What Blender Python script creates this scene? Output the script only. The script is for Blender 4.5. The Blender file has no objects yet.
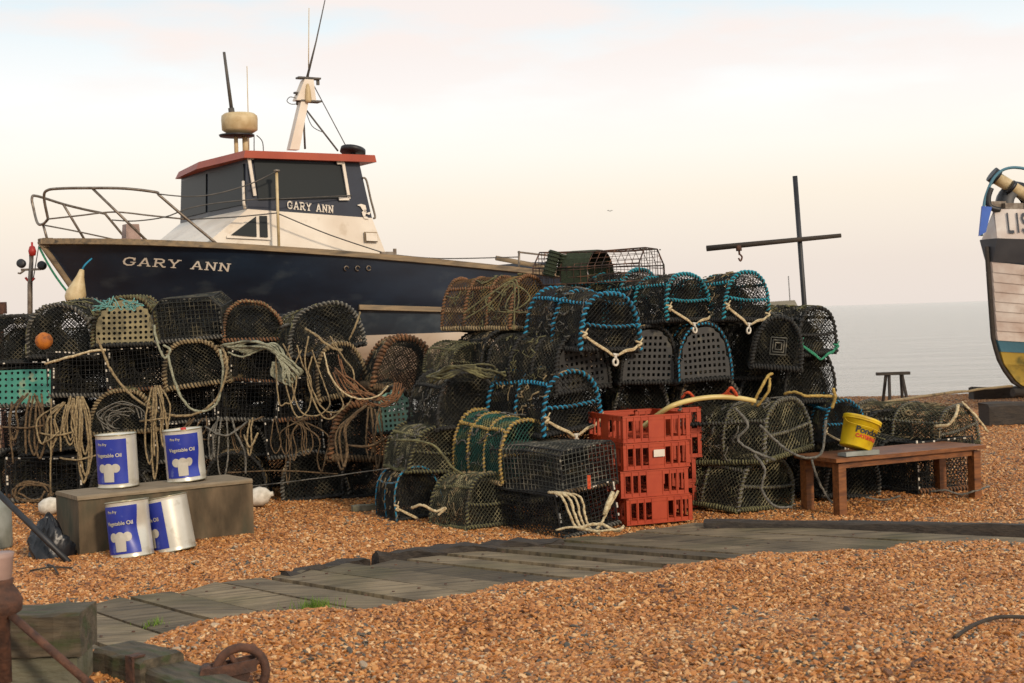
import bpy, math, random
import numpy as np
from mathutils import Vector, Matrix
random.seed(7); rng = np.random.default_rng(7)
R = math.radians
sc = bpy.context.scene
COL = sc.collection

# ------------------------------------------------------------------ camera
F = 1422.0; CX, CY = 512.0, 341.5; EYE = Vector((0, 0, 1.5))
ROLL = math.atan(0.031); PITCH = -math.atan(26/1422.0)
fwd = Vector((0, math.cos(PITCH), math.sin(PITCH)))
r0 = Vector((1, 0, 0)); u0 = r0.cross(fwd)
cr = (r0*math.cos(ROLL) - u0*math.sin(ROLL)); cu = (r0*math.sin(ROLL) + u0*math.cos(ROLL))
cd = bpy.data.cameras.new('camera'); cam = bpy.data.objects.new('camera', cd); COL.objects.link(cam)
M = Matrix((cr, cu, -fwd)).transposed().to_4x4(); M.translation = EYE; cam.matrix_world = M
cd.sensor_width = 36; cd.lens = F/1024*36; cd.clip_end = 60000; cd.clip_start = 0.05
cd.dof.use_dof = True; cd.dof.focus_distance = 11.0; cd.dof.aperture_fstop = 6.3
sc.camera = cam

def ray(px, py):
    return fwd + cr*((px-CX)/F) + cu*((CY-py)/F)
def W(px, py, Y):
    d = ray(px, py); return EYE + d*(Y/d.y)
def G(px, py, z=0.0):
    d = ray(px, py); return EYE + d*((z-1.5)/d.z)

# ------------------------------------------------------------------ materials
def lin(c):
    return tuple((x/12.92 if x <= .04045 else ((x+.055)/1.055)**2.4) for x in c)
def hexc(s):
    return lin(tuple(int(s[i:i+2], 16)/255 for i in (0, 2, 4)))
def newmat(name):
    m = bpy.data.materials.new(name); m.use_nodes = True
    nt = m.node_tree; b = nt.nodes['Principled BSDF']; return m, nt, b
def mat(name, c1, c2=None, scale=8, rough=.7, metal=0, bump=0, bscale=None, spread=(.35, .65), detail=6, stretch=None, c3=None, s3=3, thr=(.55, .7)):
    m, nt, b = newmat(name); N = nt.nodes.new; L = nt.links.new
    b.inputs['Roughness'].default_value = rough; b.inputs['Metallic'].default_value = metal
    b.inputs['Base Color'].default_value = (*c1, 1)
    tc = N('ShaderNodeTexCoord'); src = tc.outputs['Object']
    if stretch:
        mp = N('ShaderNodeMapping'); mp.inputs['Scale'].default_value = stretch; L(src, mp.inputs[0]); src = mp.outputs[0]
    if c2:
        n = N('ShaderNodeTexNoise'); n.inputs['Scale'].default_value = scale; n.inputs['Detail'].default_value = detail; L(src, n.inputs['Vector'])
        r = N('ShaderNodeValToRGB'); r.color_ramp.elements[0].position = spread[0]; r.color_ramp.elements[1].position = spread[1]
        r.color_ramp.elements[0].color = (*c1, 1); r.color_ramp.elements[1].color = (*c2, 1)
        L(n.outputs['Fac'], r.inputs[0]); out = r.outputs[0]
        if c3:
            n3 = N('ShaderNodeTexNoise'); n3.inputs['Scale'].default_value = s3; n3.inputs['Detail'].default_value = 8; L(src, n3.inputs['Vector'])
            r3 = N('ShaderNodeValToRGB'); r3.color_ramp.elements[0].position = thr[0]; r3.color_ramp.elements[1].position = thr[1]
            L(n3.outputs['Fac'], r3.inputs[0])
            mx = N('ShaderNodeMix'); mx.data_type = 'RGBA'; L(r3.outputs[0], mx.inputs[0]); L(out, mx.inputs[6]); mx.inputs[7].default_value = (*c3, 1); out = mx.outputs[2]
        L(out, b.inputs['Base Color'])
    if bump:
        n2 = N('ShaderNodeTexNoise'); n2.inputs['Scale'].default_value = bscale or scale*2; n2.inputs['Detail'].default_value = 8; L(src, n2.inputs['Vector'])
        bp = N('ShaderNodeBump'); bp.inputs['Strength'].default_value = bump; bp.inputs['Distance'].default_value = .01
        L(n2.outputs['Fac'], bp.inputs['Height']); L(bp.outputs[0], b.inputs['Normal'])
    return m

MT = {}
def rope(name, a, b, c=None): MT[name] = mat(name, hexc(a), hexc(b), 60, .9, bump=.6, bscale=180, c3=hexc(c) if c else None, s3=6)
rope('rope_tan', '9f8c68', '6b5b42', '4b4232'); rope('rope_orange', '8a6040', '5a402a', '3a2c20')
rope('rope_cream', 'cfc09c', '9c8560'); rope('rope_pale_green', 'a0a08a', '73745e', '4c4c40')
rope('rope_black', '1c1d1e', '33322e'); rope('rope_blue', '2f8fb0', '1b6d90', '17495c'); rope('rope_teal', '2f9aa6', '20788c', '2a5560')
rope('rope_grey', '77736a', '4a4840', '2e2c28'); rope('rope_brown', '6f5a40', '40321f', '241c14'); rope('rope_yellow', 'b79c55', '8c7038')
rope('twine_teal', '6f9f98', '4d8580'); rope('rope_green', '37946e', '2a6a54'); rope('rope_olive', '75714c', '4a4832', '2d2c22'); rope('rope_red', 'd2542a', 'a33b1c')
def net(name, a, b, c): MT[name] = mat(name, hexc(a), hexc(b), 22, .85, c3=hexc(c), s3=9, thr=(.52, .62))
net('net_black', '121312', '232320', '45402f'); net('net_dark', '191a17', '2b2c25', '595341')
net('net_olive', '34362a', '55533e', '8f8868'); net('net_green', '1f4a42', '2c5f52', '6c6f4c')
net('net_rust', '3f2e1c', '5e4426', '7a6438'); net('net_grey', '3c3d39', '55554d', '7d786a')
net('wire_black', '0d0d0d', '1a1a19', '2c2a26'); net('wire_rust', '2c2320', '4a342a', '6e4b36')
MT['plate_black'] = mat('plate_black', hexc('252626'), hexc('32312f'), 9, .6, c3=hexc('514d40'), s3=12, thr=(.6, .75), bump=.2)
MT['plate_tan'] = mat('plate_tan', hexc('8f8462'), hexc('6f6850'), 14, .8, bump=.3)
MT['plate_teal'] = mat('plate_teal', hexc('2b7365'), hexc('3d8574'), 10, .6, c3=hexc('7d8a70'), s3=8, thr=(.58, .66), bump=.2)
MT['plate_pale'] = mat('plate_pale', hexc('6c9a8a'), hexc('86a795'), 10, .7, c3=hexc('5c6a58'), s3=9, bump=.2)
MT['base_dark'] = mat('base_dark', hexc('1b1a17'), hexc('33302a'), 18, .9, bump=.5)
MT['white_plastic'] = mat('white_plastic', hexc('d9d2c4'), hexc('b8b0a0'), 20, .45)
MT['red_plastic'] = mat('red_plastic', hexc('98300e'), hexc('a63c18'), 7, .5, c3=hexc('643018'), s3=7, thr=(.6, .8), bump=.05)
MT['navy'] = mat('navy', hexc('111c2b'), hexc('1b293a'), 1.6, .42, c3=hexc('39424a'), s3=2.6, thr=(.56, .8), stretch=(1, 1, 2.2), bump=.05, bscale=4)
MT['navy_light'] = mat('navy_light', hexc('26323f'), hexc('34424f'), 2, .4, c3=hexc('56636c'), s3=3, thr=(.55, .8))
MT['navy_cabin'] = mat('navy_cabin', hexc('191f2f'), hexc('222938'), 3, .4)
MT['boat_white'] = mat('boat_white', hexc('e2d9cb'), hexc('d3c6b5'), 2, .45, c3=hexc('b6a48c'), s3=5, thr=(.62, .8))
MT['roof_red'] = mat('roof_red', hexc('8c3415'), hexc('9a401f'), 3, .5)
MT['gunwale'] = mat('gunwale', hexc('6d5f4c'), hexc('8a7558'), 3, .75, stretch=(1, 8, 8), bump=.3, c3=hexc('4b4338'), s3=2)
def glass(name, c, rough=.12):
    m, nt, b = newmat(name); b.inputs['Base Color'].default_value = (*c, 1); b.inputs['Roughness'].default_value = rough
    b.inputs['Specular IOR Level'].default_value = .22
    MT[name] = m
glass('window_glass', hexc('23282a'), .45)
MT['steel'] = mat('steel', hexc('8b8175'), hexc('6b5f54'), 20, .45, metal=.6)
MT['cream'] = mat('cream', hexc('c9b68e'), hexc('b39c72'), 10, .5)
MT['black'] = mat('black', hexc('17181a'), hexc('25262a'), 10, .5)
MT['wire'] = mat('wire', hexc('3c3a38'), hexc('55504a'), 10, .6)
MT['rust'] = mat('rust', hexc('3d2a22'), hexc('5e3e2e'), 25, .85, bump=.6, c3=hexc('2a2220'), s3=12)
MT['log_dark'] = mat('log_dark', hexc('2a2521'), hexc('3d352d'), 8, .85, bump=.7, stretch=(1, 6, 6))
MT['plank'] = mat('plank', hexc('5d5a4c'), hexc('787362'), 5, .85, bump=.8, bscale=14, stretch=(1, 9, 4), c3=hexc('474a33'), s3=1.2, thr=(.45, .7))
MT['mossy'] = mat('mossy', hexc('5a5040'), hexc('3a3428'), 6, .9, bump=.8, stretch=(1, 5, 5), c3=hexc('3a4024'), s3=4, thr=(.5, .66))
MT['box_wood'] = mat('box_wood', hexc('3f3423'), hexc('6b5a44'), 3, .85, bump=.35, stretch=(2.2, 2.2, .9), c3=hexc('3f4030'), s3=2.2, thr=(.48, .66))
MT['box_top'] = mat('box_top', hexc('6e604a'), hexc('867660'), 7, .85, bump=.4, stretch=(1, 7, 1))
MT['bench'] = mat('bench', hexc('5e3619'), hexc('855228'), 6, .55, bump=.25, stretch=(1.5, 8, 8), c3=hexc('3c2012'), s3=3)
MT['tin_white'] = mat('tin_white', hexc('d8d4c8'), hexc('c3bfb2'), 4, .3, metal=.35, c3=hexc('8d8068'), s3=11, thr=(.6, .8))
MT['tin_blue'] = mat('tin_blue', hexc('1c2a88'), hexc('2a3c9c'), 6, .35, c3=hexc('6a74a8'), s3=16, thr=(.62, .8))
MT['tin_rim'] = mat('tin_rim', hexc('b0a890'), hexc('948b70'), 10, .35, metal=.7)
MT['print_white'] = mat('print_white', hexc('b9b3a6'), hexc('a9a294'), 8, .5)
MT['yellow'] = mat('yellow', hexc('d8b81a'), hexc('c9a414'), 8, .4, c3=hexc('a88a1c'), s3=9)
MT['orange'] = mat('orange', hexc('b5691a'), hexc('8a4a18'), 14, .7, bump=.3, c3=hexc('4a3020'), s3=14)
MT['hose'] = mat('hose', hexc('cdb878'), hexc('b8a060'), 8, .4)
MT['bag'] = mat('bag', hexc('101114'), hexc('1a1b20'), 8, .35, bump=.8, bscale=10)
MT['pink'] = mat('pink', hexc('9c8278'), hexc('7c665c'), 8, .6)
MT['grey_metal'] = mat('grey_metal', hexc('8f928c'), hexc('75786f'), 8, .5)
MT['green_glass'] = mat('green_glass', hexc('3f4936'), hexc('5c664c'), 6, .3)
MT['red_paint'] = mat('red_paint', hexc('c03028'), hexc('a02820'), 8, .5)
MT['boat2_white'] = mat('boat2_white', hexc('e2d8cc'), hexc('c0aa9b'), 3, .55, c3=hexc('9c8876'), s3=4, thr=(.6, .8))
MT['boat2_grey'] = mat('boat2_grey', hexc('3b3c40'), hexc('4a4a4c'), 3, .6)
MT['boat2_blue'] = mat('boat2_blue', hexc('3f6e80'), hexc('4c7888'), 3, .6)
MT['boat2_yellow'] = mat('boat2_yellow', hexc('b8993e'), hexc('a08c42'), 2, .6, c3=hexc('3c4a30'), s3=1.6, thr=(.53, .6))
MT['cobalt'] = mat('cobalt', hexc('1f4fa8'), hexc('2a5cb4'), 6, .5)
MT['roof_far'] = mat('roof_far', hexc('6e6656'), hexc('7f7664'), .3, .9)
MT['twine_green'] = mat('twine_green', hexc('252f20'), hexc('353f2a'), 40, .9, stretch=(.2, 1, 6), bump=.9)
MT['grass'] = mat('grass', hexc('4e6b1c'), hexc('6f8a2c'), 20, .7)
MT['paper'] = mat('paper', hexc('d9cfc2'), hexc('c9bfae'), 10, .7)

# ------------------------------------------------------------------ mesh helpers
class MB:
    def __init__(s): s.v = []; s.f = []; s.n = 0; s.smooth = []
    def add(s, V, Fc, smooth=False):
        V = np.asarray(V, float); s.v.append(V)
        off = s.n
        if isinstance(Fc, np.ndarray): fl = (Fc+off).tolist()
        else: fl = [[i+off for i in f] for f in Fc]
        s.f += fl; s.smooth += [smooth]*len(fl); s.n += len(V)
    def tube(s, path, r, sides=6, closed=False, caps=True):
        P = np.asarray([tuple(p) for p in path], float); n = len(P)
        if n < 2: return
        if closed: T = np.roll(P, -1, 0)-np.roll(P, 1, 0)
        else: T = np.gradient(P, axis=0)
        T /= (np.linalg.norm(T, axis=1)[:, None]+1e-9)
        a = np.array([0, 0, 1.]) if abs(T[0][2]) < .9 else np.array([1., 0, 0])
        nn = np.cross(T[0], a); nn /= np.linalg.norm(nn); Ns = [nn]
        for i in range(1, n):
            nn = nn - T[i]*np.dot(nn, T[i]); nn = nn/(np.linalg.norm(nn)+1e-9); Ns.append(nn)
        Ns = np.array(Ns); B = np.cross(T, Ns)
        rr = np.full(n, r) if np.isscalar(r) else np.asarray(r)
        an = np.arange(sides)*2*math.pi/sides
        V = P[:, None]+rr[:, None, None]*(np.cos(an)[None, :, None]*Ns[:, None]+np.sin(an)[None, :, None]*B[:, None])
        m = n if closed else n-1
        i = np.arange(m)[:, None]; j = np.arange(sides)[None]; i2 = (i+1) % n; j2 = (j+1) % sides
        Q = np.stack([i*sides+j, i*sides+j2, i2*sides+j2, i2*sides+j], -1).reshape(-1, 4)
        s.add(V.reshape(-1, 3), Q, True)
        if caps and not closed:
            o = s.n-n*sides
            s.f += [[o+k for k in range(sides)][::-1], [o+(n-1)*sides+k for k in range(sides)]]; s.smooth += [False, False]
    def segs(s, A, B, r, sides=3):
        A = np.asarray(A, float); B = np.asarray(B, float)
        if not len(A): return
        T = B-A; T /= (np.linalg.norm(T, axis=1)[:, None]+1e-9)
        ref = np.where(np.abs(T[:, 2:3]) < .9, [[0, 0, 1.]], [[1., 0, 0]])
        N = np.cross(T, ref); N /= np.linalg.norm(N, axis=1)[:, None]; C = np.cross(T, N)
        an = np.arange(sides)*2*math.pi/sides
        off = r*(np.cos(an)[None, :, None]*N[:, None]+np.sin(an)[None, :, None]*C[:, None])
        V = np.concatenate([A[:, None]+off, B[:, None]+off], 1).reshape(-1, 3)
        b = (np.arange(len(A))*2*sides)[:, None]; j = np.arange(sides)[None]; j2 = (j+1) % sides
        Q = np.stack([b+j, b+j2, b+sides+j2, b+sides+j], -1).reshape(-1, 4)
        s.add(V, Q)
    def box(s, c, d, rot=None, taper=1.0, jit=0):
        x, y, z = [k/2 for k in d]
        V = np.array([(-x*taper, -y*taper, z) if 0 else (sx*x*(taper if sz > 0 else 1), sy*y*(taper if sz > 0 else 1), sz*z) for sz in (-1, 1) for sy in (-1, 1) for sx in (-1, 1)])
        if jit: V = V+np.random.default_rng(int(abs(c[0]*1000+c[1]*77)) + 3).uniform(-jit, jit, V.shape)
        if rot is not None: V = V@np.array(rot).T
        s.add(V+np.array(c), [[0, 2, 3, 1], [4, 5, 7, 6], [0, 1, 5, 4], [2, 6, 7, 3], [0, 4, 6, 2], [1, 3, 7, 5]])
    def prism(s, poly, ax, o, th):   # poly of 3D pts extruded by vector th
        P = np.array([tuple(p) for p in poly], float); n = len(P); V = np.concatenate([P, P+np.array(th)])
        s.add(V, [list(range(n))[::-1], list(range(n, 2*n))]+[[i, (i+1) % n, n+(i+1) % n, n+i] for i in range(n)])
    def lathe(s, prof, n=24, c=(0, 0, 0), rot=None):
        an = np.arange(n)*2*math.pi/n
        V = np.array([[(r*math.cos(a), r*math.sin(a), z) for a in an] for r, z in prof]).reshape(-1, 3)
        if rot is not None: V = V@np.array(rot).T
        m = len(prof); i = np.arange(m-1)[:, None]; j = np.arange(n)[None]; j2 = (j+1) % n
        Q = np.stack([i*n+j, i*n+j2, (i+1)*n+j2, (i+1)*n+j], -1).reshape(-1, 4)
        s.add(V+np.array(c), Q, True)
    def mesh(s, name, m):
        me = bpy.data.meshes.new(name); V = np.concatenate(s.v) if s.v else np.zeros((0, 3))
        me.from_pydata(V.tolist(), [], s.f)
        me.polygons.foreach_set('use_smooth', s.smooth); me.update()
        if m is not None: me.materials.append(MT[m] if isinstance(m, str) else m)
        return me
    def obj(s, name, m, parent=None):
        o = bpy.data.objects.new(name, s.mesh(name, m)); COL.objects.link(o)
        if parent: o.parent = parent
        return o

def tag(o, label, cat, group=None):
    o['label'] = label; o['category'] = cat
    if group: o['group'] = group
    return o
def struct(o, kind='structure'): o['kind'] = kind; return o
def empty(name, loc, rot=(0, 0, 0)):
    o = bpy.data.objects.new(name, None); COL.objects.link(o); o.location = loc; o.rotation_euler = rot
    o.empty_display_size = .1; return o
def smoothpath(pts, n=8, closed=False):
    P = [Vector(p) for p in pts]
    if len(P) < 3: return [P[0].lerp(P[-1], k/n) for k in range(n+1)]
    out = []; m = len(P)
    g = (lambda i: P[i % m]) if closed else (lambda i: P[min(max(i, 0), m-1)])
    for i in range(m if closed else m-1):
        a, b, c, d = g(i-1), g(i), g(i+1), g(i+2)
        for k in range(n):
            t = k/n
            out.append(.5*((2*b)+(c-a)*t+(2*a-5*b+4*c-d)*t*t+(3*b-a-3*c+d)*t**3))
    if not closed: out.append(P[-1])
    return out
def rotx(a): return np.array(Matrix.Rotation(a, 3, 'X'))
def roty(a): return np.array(Matrix.Rotation(a, 3, 'Y'))
def rotz(a): return np.array(Matrix.Rotation(a, 3, 'Z'))

# ------------------------------------------------------------------ world and sun
SUN_AZ = R(148); SUN_EL = R(24)
w = bpy.data.worlds.new('World'); sc.world = w; w.use_nodes = True
nt = w.node_tree; nt.nodes.clear(); N = nt.nodes.new; L = nt.links.new
out = N('ShaderNodeOutputWorld'); bg = N('ShaderNodeBackground'); L(bg.outputs[0], out.inputs[0])
sky = N('ShaderNodeTexSky'); sky.sky_type = 'NISHITA'; sky.sun_disc = False; sky.sun_elevation = SUN_EL; sky.sun_rotation = SUN_AZ
sky.dust_density = 3; sky.air_density = 1
tc = N('ShaderNodeTexCoord'); sp = N('ShaderNodeSeparateXYZ'); L(tc.outputs['Generated'], sp.inputs[0])
grad = N('ShaderNodeValToRGB'); L(sp.outputs[2], grad.inputs[0])
cr_ = grad.color_ramp; cr_.elements[0].position = 0; cr_.elements[0].color = (*hexc('e9ddd4'), 1)
cr_.elements[1].position = 1; cr_.elements[1].color = (*hexc('c9dbe8'), 1)
for p, c in ((.03, 'ecdfd4'), (.08, 'f9eddc'), (.115, 'fcf7ed'), (.15, 'fdfbf8'), (.185, 'eff4f5'), (.215, 'dfedf3'), (.3, 'd6e6ee')):
    e = cr_.elements.new(p); e.color = (*hexc(c), 1)
# thin clouds
mp = N('ShaderNodeMapping'); mp.inputs['Scale'].default_value = (1.5, 1.5, 6); L(tc.outputs['Generated'], mp.inputs[0])
nz = N('ShaderNodeTexNoise'); nz.inputs['Scale'].default_value = 3.2; nz.inputs['Detail'].default_value = 7; L(mp.outputs[0], nz.inputs['Vector'])
rp = N('ShaderNodeValToRGB'); rp.color_ramp.elements[0].position = .46; rp.color_ramp.elements[1].position = .6; L(nz.outputs['Fac'], rp.inputs[0])
mh = N('ShaderNodeMapRange'); mh.inputs[1].default_value = .11; mh.inputs[2].default_value = .19; mh.inputs[3].default_value = 0; mh.inputs[4].default_value = .85; L(sp.outputs[2], mh.inputs[0])
ml = N('ShaderNodeMath'); ml.operation = 'MULTIPLY'; L(rp.outputs[0], ml.inputs[0]); L(mh.outputs[0], ml.inputs[1])
cm = N('ShaderNodeMix'); cm.data_type = 'RGBA'; L(ml.outputs[0], cm.inputs[0]); L(grad.outputs[0], cm.inputs[6]); cm.inputs[7].default_value = (*hexc('f9ebe4'), 1)
sc10 = N('ShaderNodeVectorMath'); sc10.operation = 'SCALE'; sc10.inputs['Scale'].default_value = 11.1; L(cm.outputs[2], sc10.inputs[0])
mx = N('ShaderNodeMix'); mx.data_type = 'RGBA'; mx.inputs[0].default_value = .93; L(sky.outputs[0], mx.inputs[6]); L(sc10.outputs[0], mx.inputs[7])
L(mx.outputs[2], bg.inputs[0]); bg.inputs[1].default_value = .1
sd = bpy.data.lights.new('sun', 'SUN'); sd.energy = 2.5; sd.angle = R(5); sd.color = (1, .82, .62)
sun = bpy.data.objects.new('sun', sd); COL.objects.link(sun)
sdir = Vector((math.sin(SUN_AZ)*math.cos(SUN_EL), math.cos(SUN_AZ)*math.cos(SUN_EL), math.sin(SUN_EL)))
sun.rotation_euler = sdir.to_track_quat('Z', 'Y').to_euler()
sc.view_settings.view_transform = 'Standard'; sc.view_settings.look = 'None'; sc.view_settings.exposure = 0; sc.view_settings.gamma = 1

# ------------------------------------------------------------------ ground
BX = [-9, -3.2, -1.92, -.93, -.18, .73, 1.76, 3.3, 9]; BY = [2.6, 5.2, 6.3, 7.0, 7.55, 8.0, 8.62, 8.95, 10.5]
AX = [-9, -2.9, -2.26, -1.29, .31, 1.27, 1.9, 3.6, 9]; AY = [4.5, 7.15, 7.53, 8.28, 9.2, 9.62, 9.72, 9.9, 12]
_ph = rng.uniform(0, 6.28, (14, 2)); _fr = rng.uniform(.8, 9, 14); _an = rng.uniform(0, 6.28, 14)
def hfun(x, y):
    x = np.asarray(x, float); y = np.asarray(y, float); h = np.zeros_like(x+y)
    for k in range(14):
        f = _fr[k]; h = h+np.sin((x*math.cos(_an[k])+y*math.sin(_an[k]))*f+_ph[k, 0])*.019/(.5+f*.35)
    h = h*(.28+.72*np.clip((8.2-y)/1.6, 0, 1))
    d = np.interp(x, BX, BY)-y + .10*np.sin(x*5.1+1)+.06*np.sin(x*13.+2)+.03*np.sin(x*31)
    t = np.clip((d+.12)/.5, 0, 1); h = h+.065*t*t*(3-2*t)
    pk = (y < np.interp(x, AX, AY)+.1) & (t <= 0)
    h = np.where(pk, np.minimum(h, -.02), h)
    mound = .05*np.exp(-((x-1.8)**2/1.2+(y-7.4)**2/.5)); h = h+mound
    h = h-np.clip(y-23, 0, None)*.16
    return h
def plankmask(x, y):
    a = np.interp(x, AX, AY); b = np.interp(x, BX, BY)
    return (y < a-.03) & (y > b+.02)
def grid_axis(segs_):
    o = []
    for a, b, st in segs_: o += list(np.arange(a, b, st))
    return np.array(o)
xs = grid_axis([(-400, -20, 40), (-20, -6, .5), (-6, 6, .06), (6, 20, .5), (20, 401, 40)])
ys = grid_axis([(-20, 4, 1), (4, 12, .06), (12, 26, .25), (26, 61, 2)])
Xg, Yg = np.meshgrid(xs, ys); Zg = hfun(Xg, Yg)
ys_n = len(ys); xs_n = len(xs)
i = np.arange(ys_n-1)[:, None]; j = np.arange(xs_n-1)[None]
Q = np.stack([i*xs_n+j, i*xs_n+j+1, (i+1)*xs_n+j+1, (i+1)*xs_n+j], -1).reshape(-1, 4)
gm = MB(); gm.add(np.stack([Xg, Yg, Zg], -1).reshape(-1, 3), Q, True)

def shingle_mat():
    m, nt, b = newmat('shingle_ground'); N = nt.nodes.new; L = nt.links.new
    tc = N('ShaderNodeTexCoord')
    v = N('ShaderNodeTexVoronoi'); v.inputs['Scale'].default_value = 42; L(tc.outputs['Object'], v.inputs['Vector'])
    r = N('ShaderNodeValToRGB'); sp = N('ShaderNodeSeparateColor'); L(v.outputs['Color'], sp.inputs[0]); L(sp.outputs[0], r.inputs[0])
    pal(r)
    n = N('ShaderNodeTexNoise'); n.inputs['Scale'].default_value = 1.3; n.inputs['Detail'].default_value = 5; L(tc.outputs['Object'], n.inputs['Vector'])
    mx = N('ShaderNodeMix'); mx.data_type = 'RGBA'; mx.blend_type = 'MULTIPLY'; mx.inputs[0].default_value = .5
    r2 = N('ShaderNodeValToRGB'); r2.color_ramp.elements[0].position = .3; r2.color_ramp.elements[0].color = (.55, .5, .45, 1); r2.color_ramp.elements[1].position = .6
    L(n.outputs['Fac'], r2.inputs[0]); L(r.outputs[0], mx.inputs[6]); L(r2.outputs[0], mx.inputs[7]); L(mx.outputs[2], b.inputs['Base Color'])
    bp = N('ShaderNodeBump'); bp.inputs['Strength'].default_value = 1; bp.inputs['Distance'].default_value = .02; bp.invert = True
    L(v.outputs['Distance'], bp.inputs['Height']); L(bp.outputs[0], b.inputs['Normal']); b.inputs['Roughness'].default_value = .8
    return m
PAL = [(0, '402818'), (.12, '6e4422'), (.3, '935d2a'), (.52, 'a96d36'), (.74, 'b87e43'), (.88, 'c89860'), (.96, 'd6b488'), (.98, '8a7d6c'), (1, '4c463c')]
def pal(r):
    for k, (p, c) in enumerate(PAL):
        if k == 0: e = r.color_ramp.elements[0]
        elif k == len(PAL)-1: e = r.color_ramp.elements[-1]
        else: e = r.color_ramp.elements.new(p)
        e.position = p; e.color = (*hexc(c), 1)
ground = struct(gm.obj('ground', shingle_mat()))

def pebbles():
    xs = np.arange(-6, 8.4, .12); ys = np.arange(5.0, 23.2, .12)
    X, Y = np.meshgrid(xs, ys); nx = len(xs); i = np.arange(len(ys)-1)[:, None]; j = np.arange(nx-1)[None]
    Q = np.stack([i*nx+j, i*nx+j+1, (i+1)*nx+j+1, (i+1)*nx+j], -1).reshape(-1, 4)
    cxm = X[:-1, :-1]+.06; cym = Y[:-1, :-1]+.06
    keep = (np.abs(cxm) < .36*cym*1.06+.35).reshape(-1)
    p = MB(); p.add(np.stack([X, Y, hfun(X, Y)+.002], -1).reshape(-1, 3), Q[keep]); o = p.obj('shingle', None)
    me = o.data; at = me.attributes.new('dens', 'FLOAT', 'POINT')
    dens = np.where(Y < 10.2, 4000, np.where(Y < 13, 1500, 650)).astype(float)
    dens[plankmask(X, Y)] = 45
    at.data.foreach_set('value', dens.reshape(-1).astype(np.float32))
    m, nt, b = newmat('pebble'); N = nt.nodes.new; L = nt.links.new
    a = N('ShaderNodeAttribute'); a.attribute_type = 'INSTANCER'; a.attribute_name = 'rnd'; r = N('ShaderNodeValToRGB'); pal(r); L(a.outputs['Fac'], r.inputs[0])
    tc = N('ShaderNodeTexCoord'); n = N('ShaderNodeTexNoise'); n.inputs['Scale'].default_value = 60; L(tc.outputs['Object'], n.inputs['Vector'])
    mx = N('ShaderNodeMix'); mx.data_type = 'RGBA'; mx.blend_type = 'MULTIPLY'; mx.inputs[0].default_value = .35; L(r.outputs[0], mx.inputs[6]); L(n.outputs['Color'], mx.inputs[7])
    L(r.outputs[0], b.inputs['Base Color']); b.inputs['Roughness'].default_value = .55
    g = bpy.data.node_groups.new('pebbles', 'GeometryNodeTree')
    g.interface.new_socket('Geometry', in_out='INPUT', socket_type='NodeSocketGeometry'); g.interface.new_socket('Geometry', in_out='OUTPUT', socket_type='NodeSocketGeometry')
    N = g.nodes.new; L = g.links.new
    gi = N('NodeGroupInput'); go = N('NodeGroupOutput')
    d = N('GeometryNodeDistributePointsOnFaces'); na = N('GeometryNodeInputNamedAttribute'); na.data_type = 'FLOAT'; na.inputs['Name'].default_value = 'dens'
    L(gi.outputs[0], d.inputs['Mesh']); L(na.outputs['Attribute'], d.inputs['Density'])
    ico = N('GeometryNodeMeshIcoSphere'); ico.inputs['Radius'].default_value = 1; ico.inputs['Subdivisions'].default_value = 2
    nn = N('ShaderNodeTexNoise'); nn.inputs['Scale'].default_value = 1.1
    sub = N('ShaderNodeVectorMath'); sub.operation = 'SUBTRACT'; L(nn.outputs['Color'], sub.inputs[0]); sub.inputs[1].default_value = (.5, .5, .5)
    scl = N('ShaderNodeVectorMath'); scl.operation = 'SCALE'; scl.inputs['Scale'].default_value = .9; L(sub.outputs[0], scl.inputs[0])
    sp = N('GeometryNodeSetPosition'); L(ico.outputs[0], sp.inputs[0]); L(scl.outputs[0], sp.inputs['Offset'])
    ip = N('GeometryNodeInstanceOnPoints'); L(d.outputs['Points'], ip.inputs['Points']); L(sp.outputs[0], ip.inputs['Instance'])
    rr = N('FunctionNodeRandomValue'); rr.data_type = 'FLOAT_VECTOR'; rr.inputs[0].default_value = (-.8, -.8, 0); rr.inputs[1].default_value = (.8, .8, 6.28)
    e2r = N('FunctionNodeEulerToRotation'); L(rr.outputs[0], e2r.inputs[0]); L(e2r.outputs[0], ip.inputs['Rotation'])
    rs = N('FunctionNodeRandomValue'); rs.data_type = 'FLOAT_VECTOR'; rs.inputs[0].default_value = (.006, .0045, .003); rs.inputs[1].default_value = (.0155, .0105, .006)
    r1 = N('FunctionNodeRandomValue'); r1.data_type = 'FLOAT'; r1.inputs[2].default_value = 0; r1.inputs[3].default_value = 1
    pw = N('ShaderNodeMath'); pw.operation = 'POWER'; pw.inputs[1].default_value = 9; L(r1.outputs[1], pw.inputs[0])
    ma = N('ShaderNodeMath'); ma.operation = 'MULTIPLY_ADD'; ma.inputs[1].default_value = 1.1; ma.inputs[2].default_value = .9; L(pw.outputs[0], ma.inputs[0])
    vs = N('ShaderNodeVectorMath'); vs.operation = 'SCALE'; L(rs.outputs[0], vs.inputs[0]); L(ma.outputs[0], vs.inputs['Scale']); L(vs.outputs[0], ip.inputs['Scale'])
    r2 = N('FunctionNodeRandomValue'); r2.data_type = 'FLOAT'; r2.inputs[2].default_value = 0; r2.inputs[3].default_value = 1; r2.inputs['Seed'].default_value = 5
    st = N('GeometryNodeStoreNamedAttribute'); st.data_type = 'FLOAT'; st.domain = 'INSTANCE'; st.inputs['Name'].default_value = 'rnd'
    L(ip.outputs[0], st.inputs[0])
    ps = N('GeometryNodeInputPosition'); nz = N('ShaderNodeTexNoise'); nz.inputs['Scale'].default_value = 2.2; nz.inputs['Detail'].default_value = 4; L(ps.outputs[0], nz.inputs['Vector'])
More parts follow.
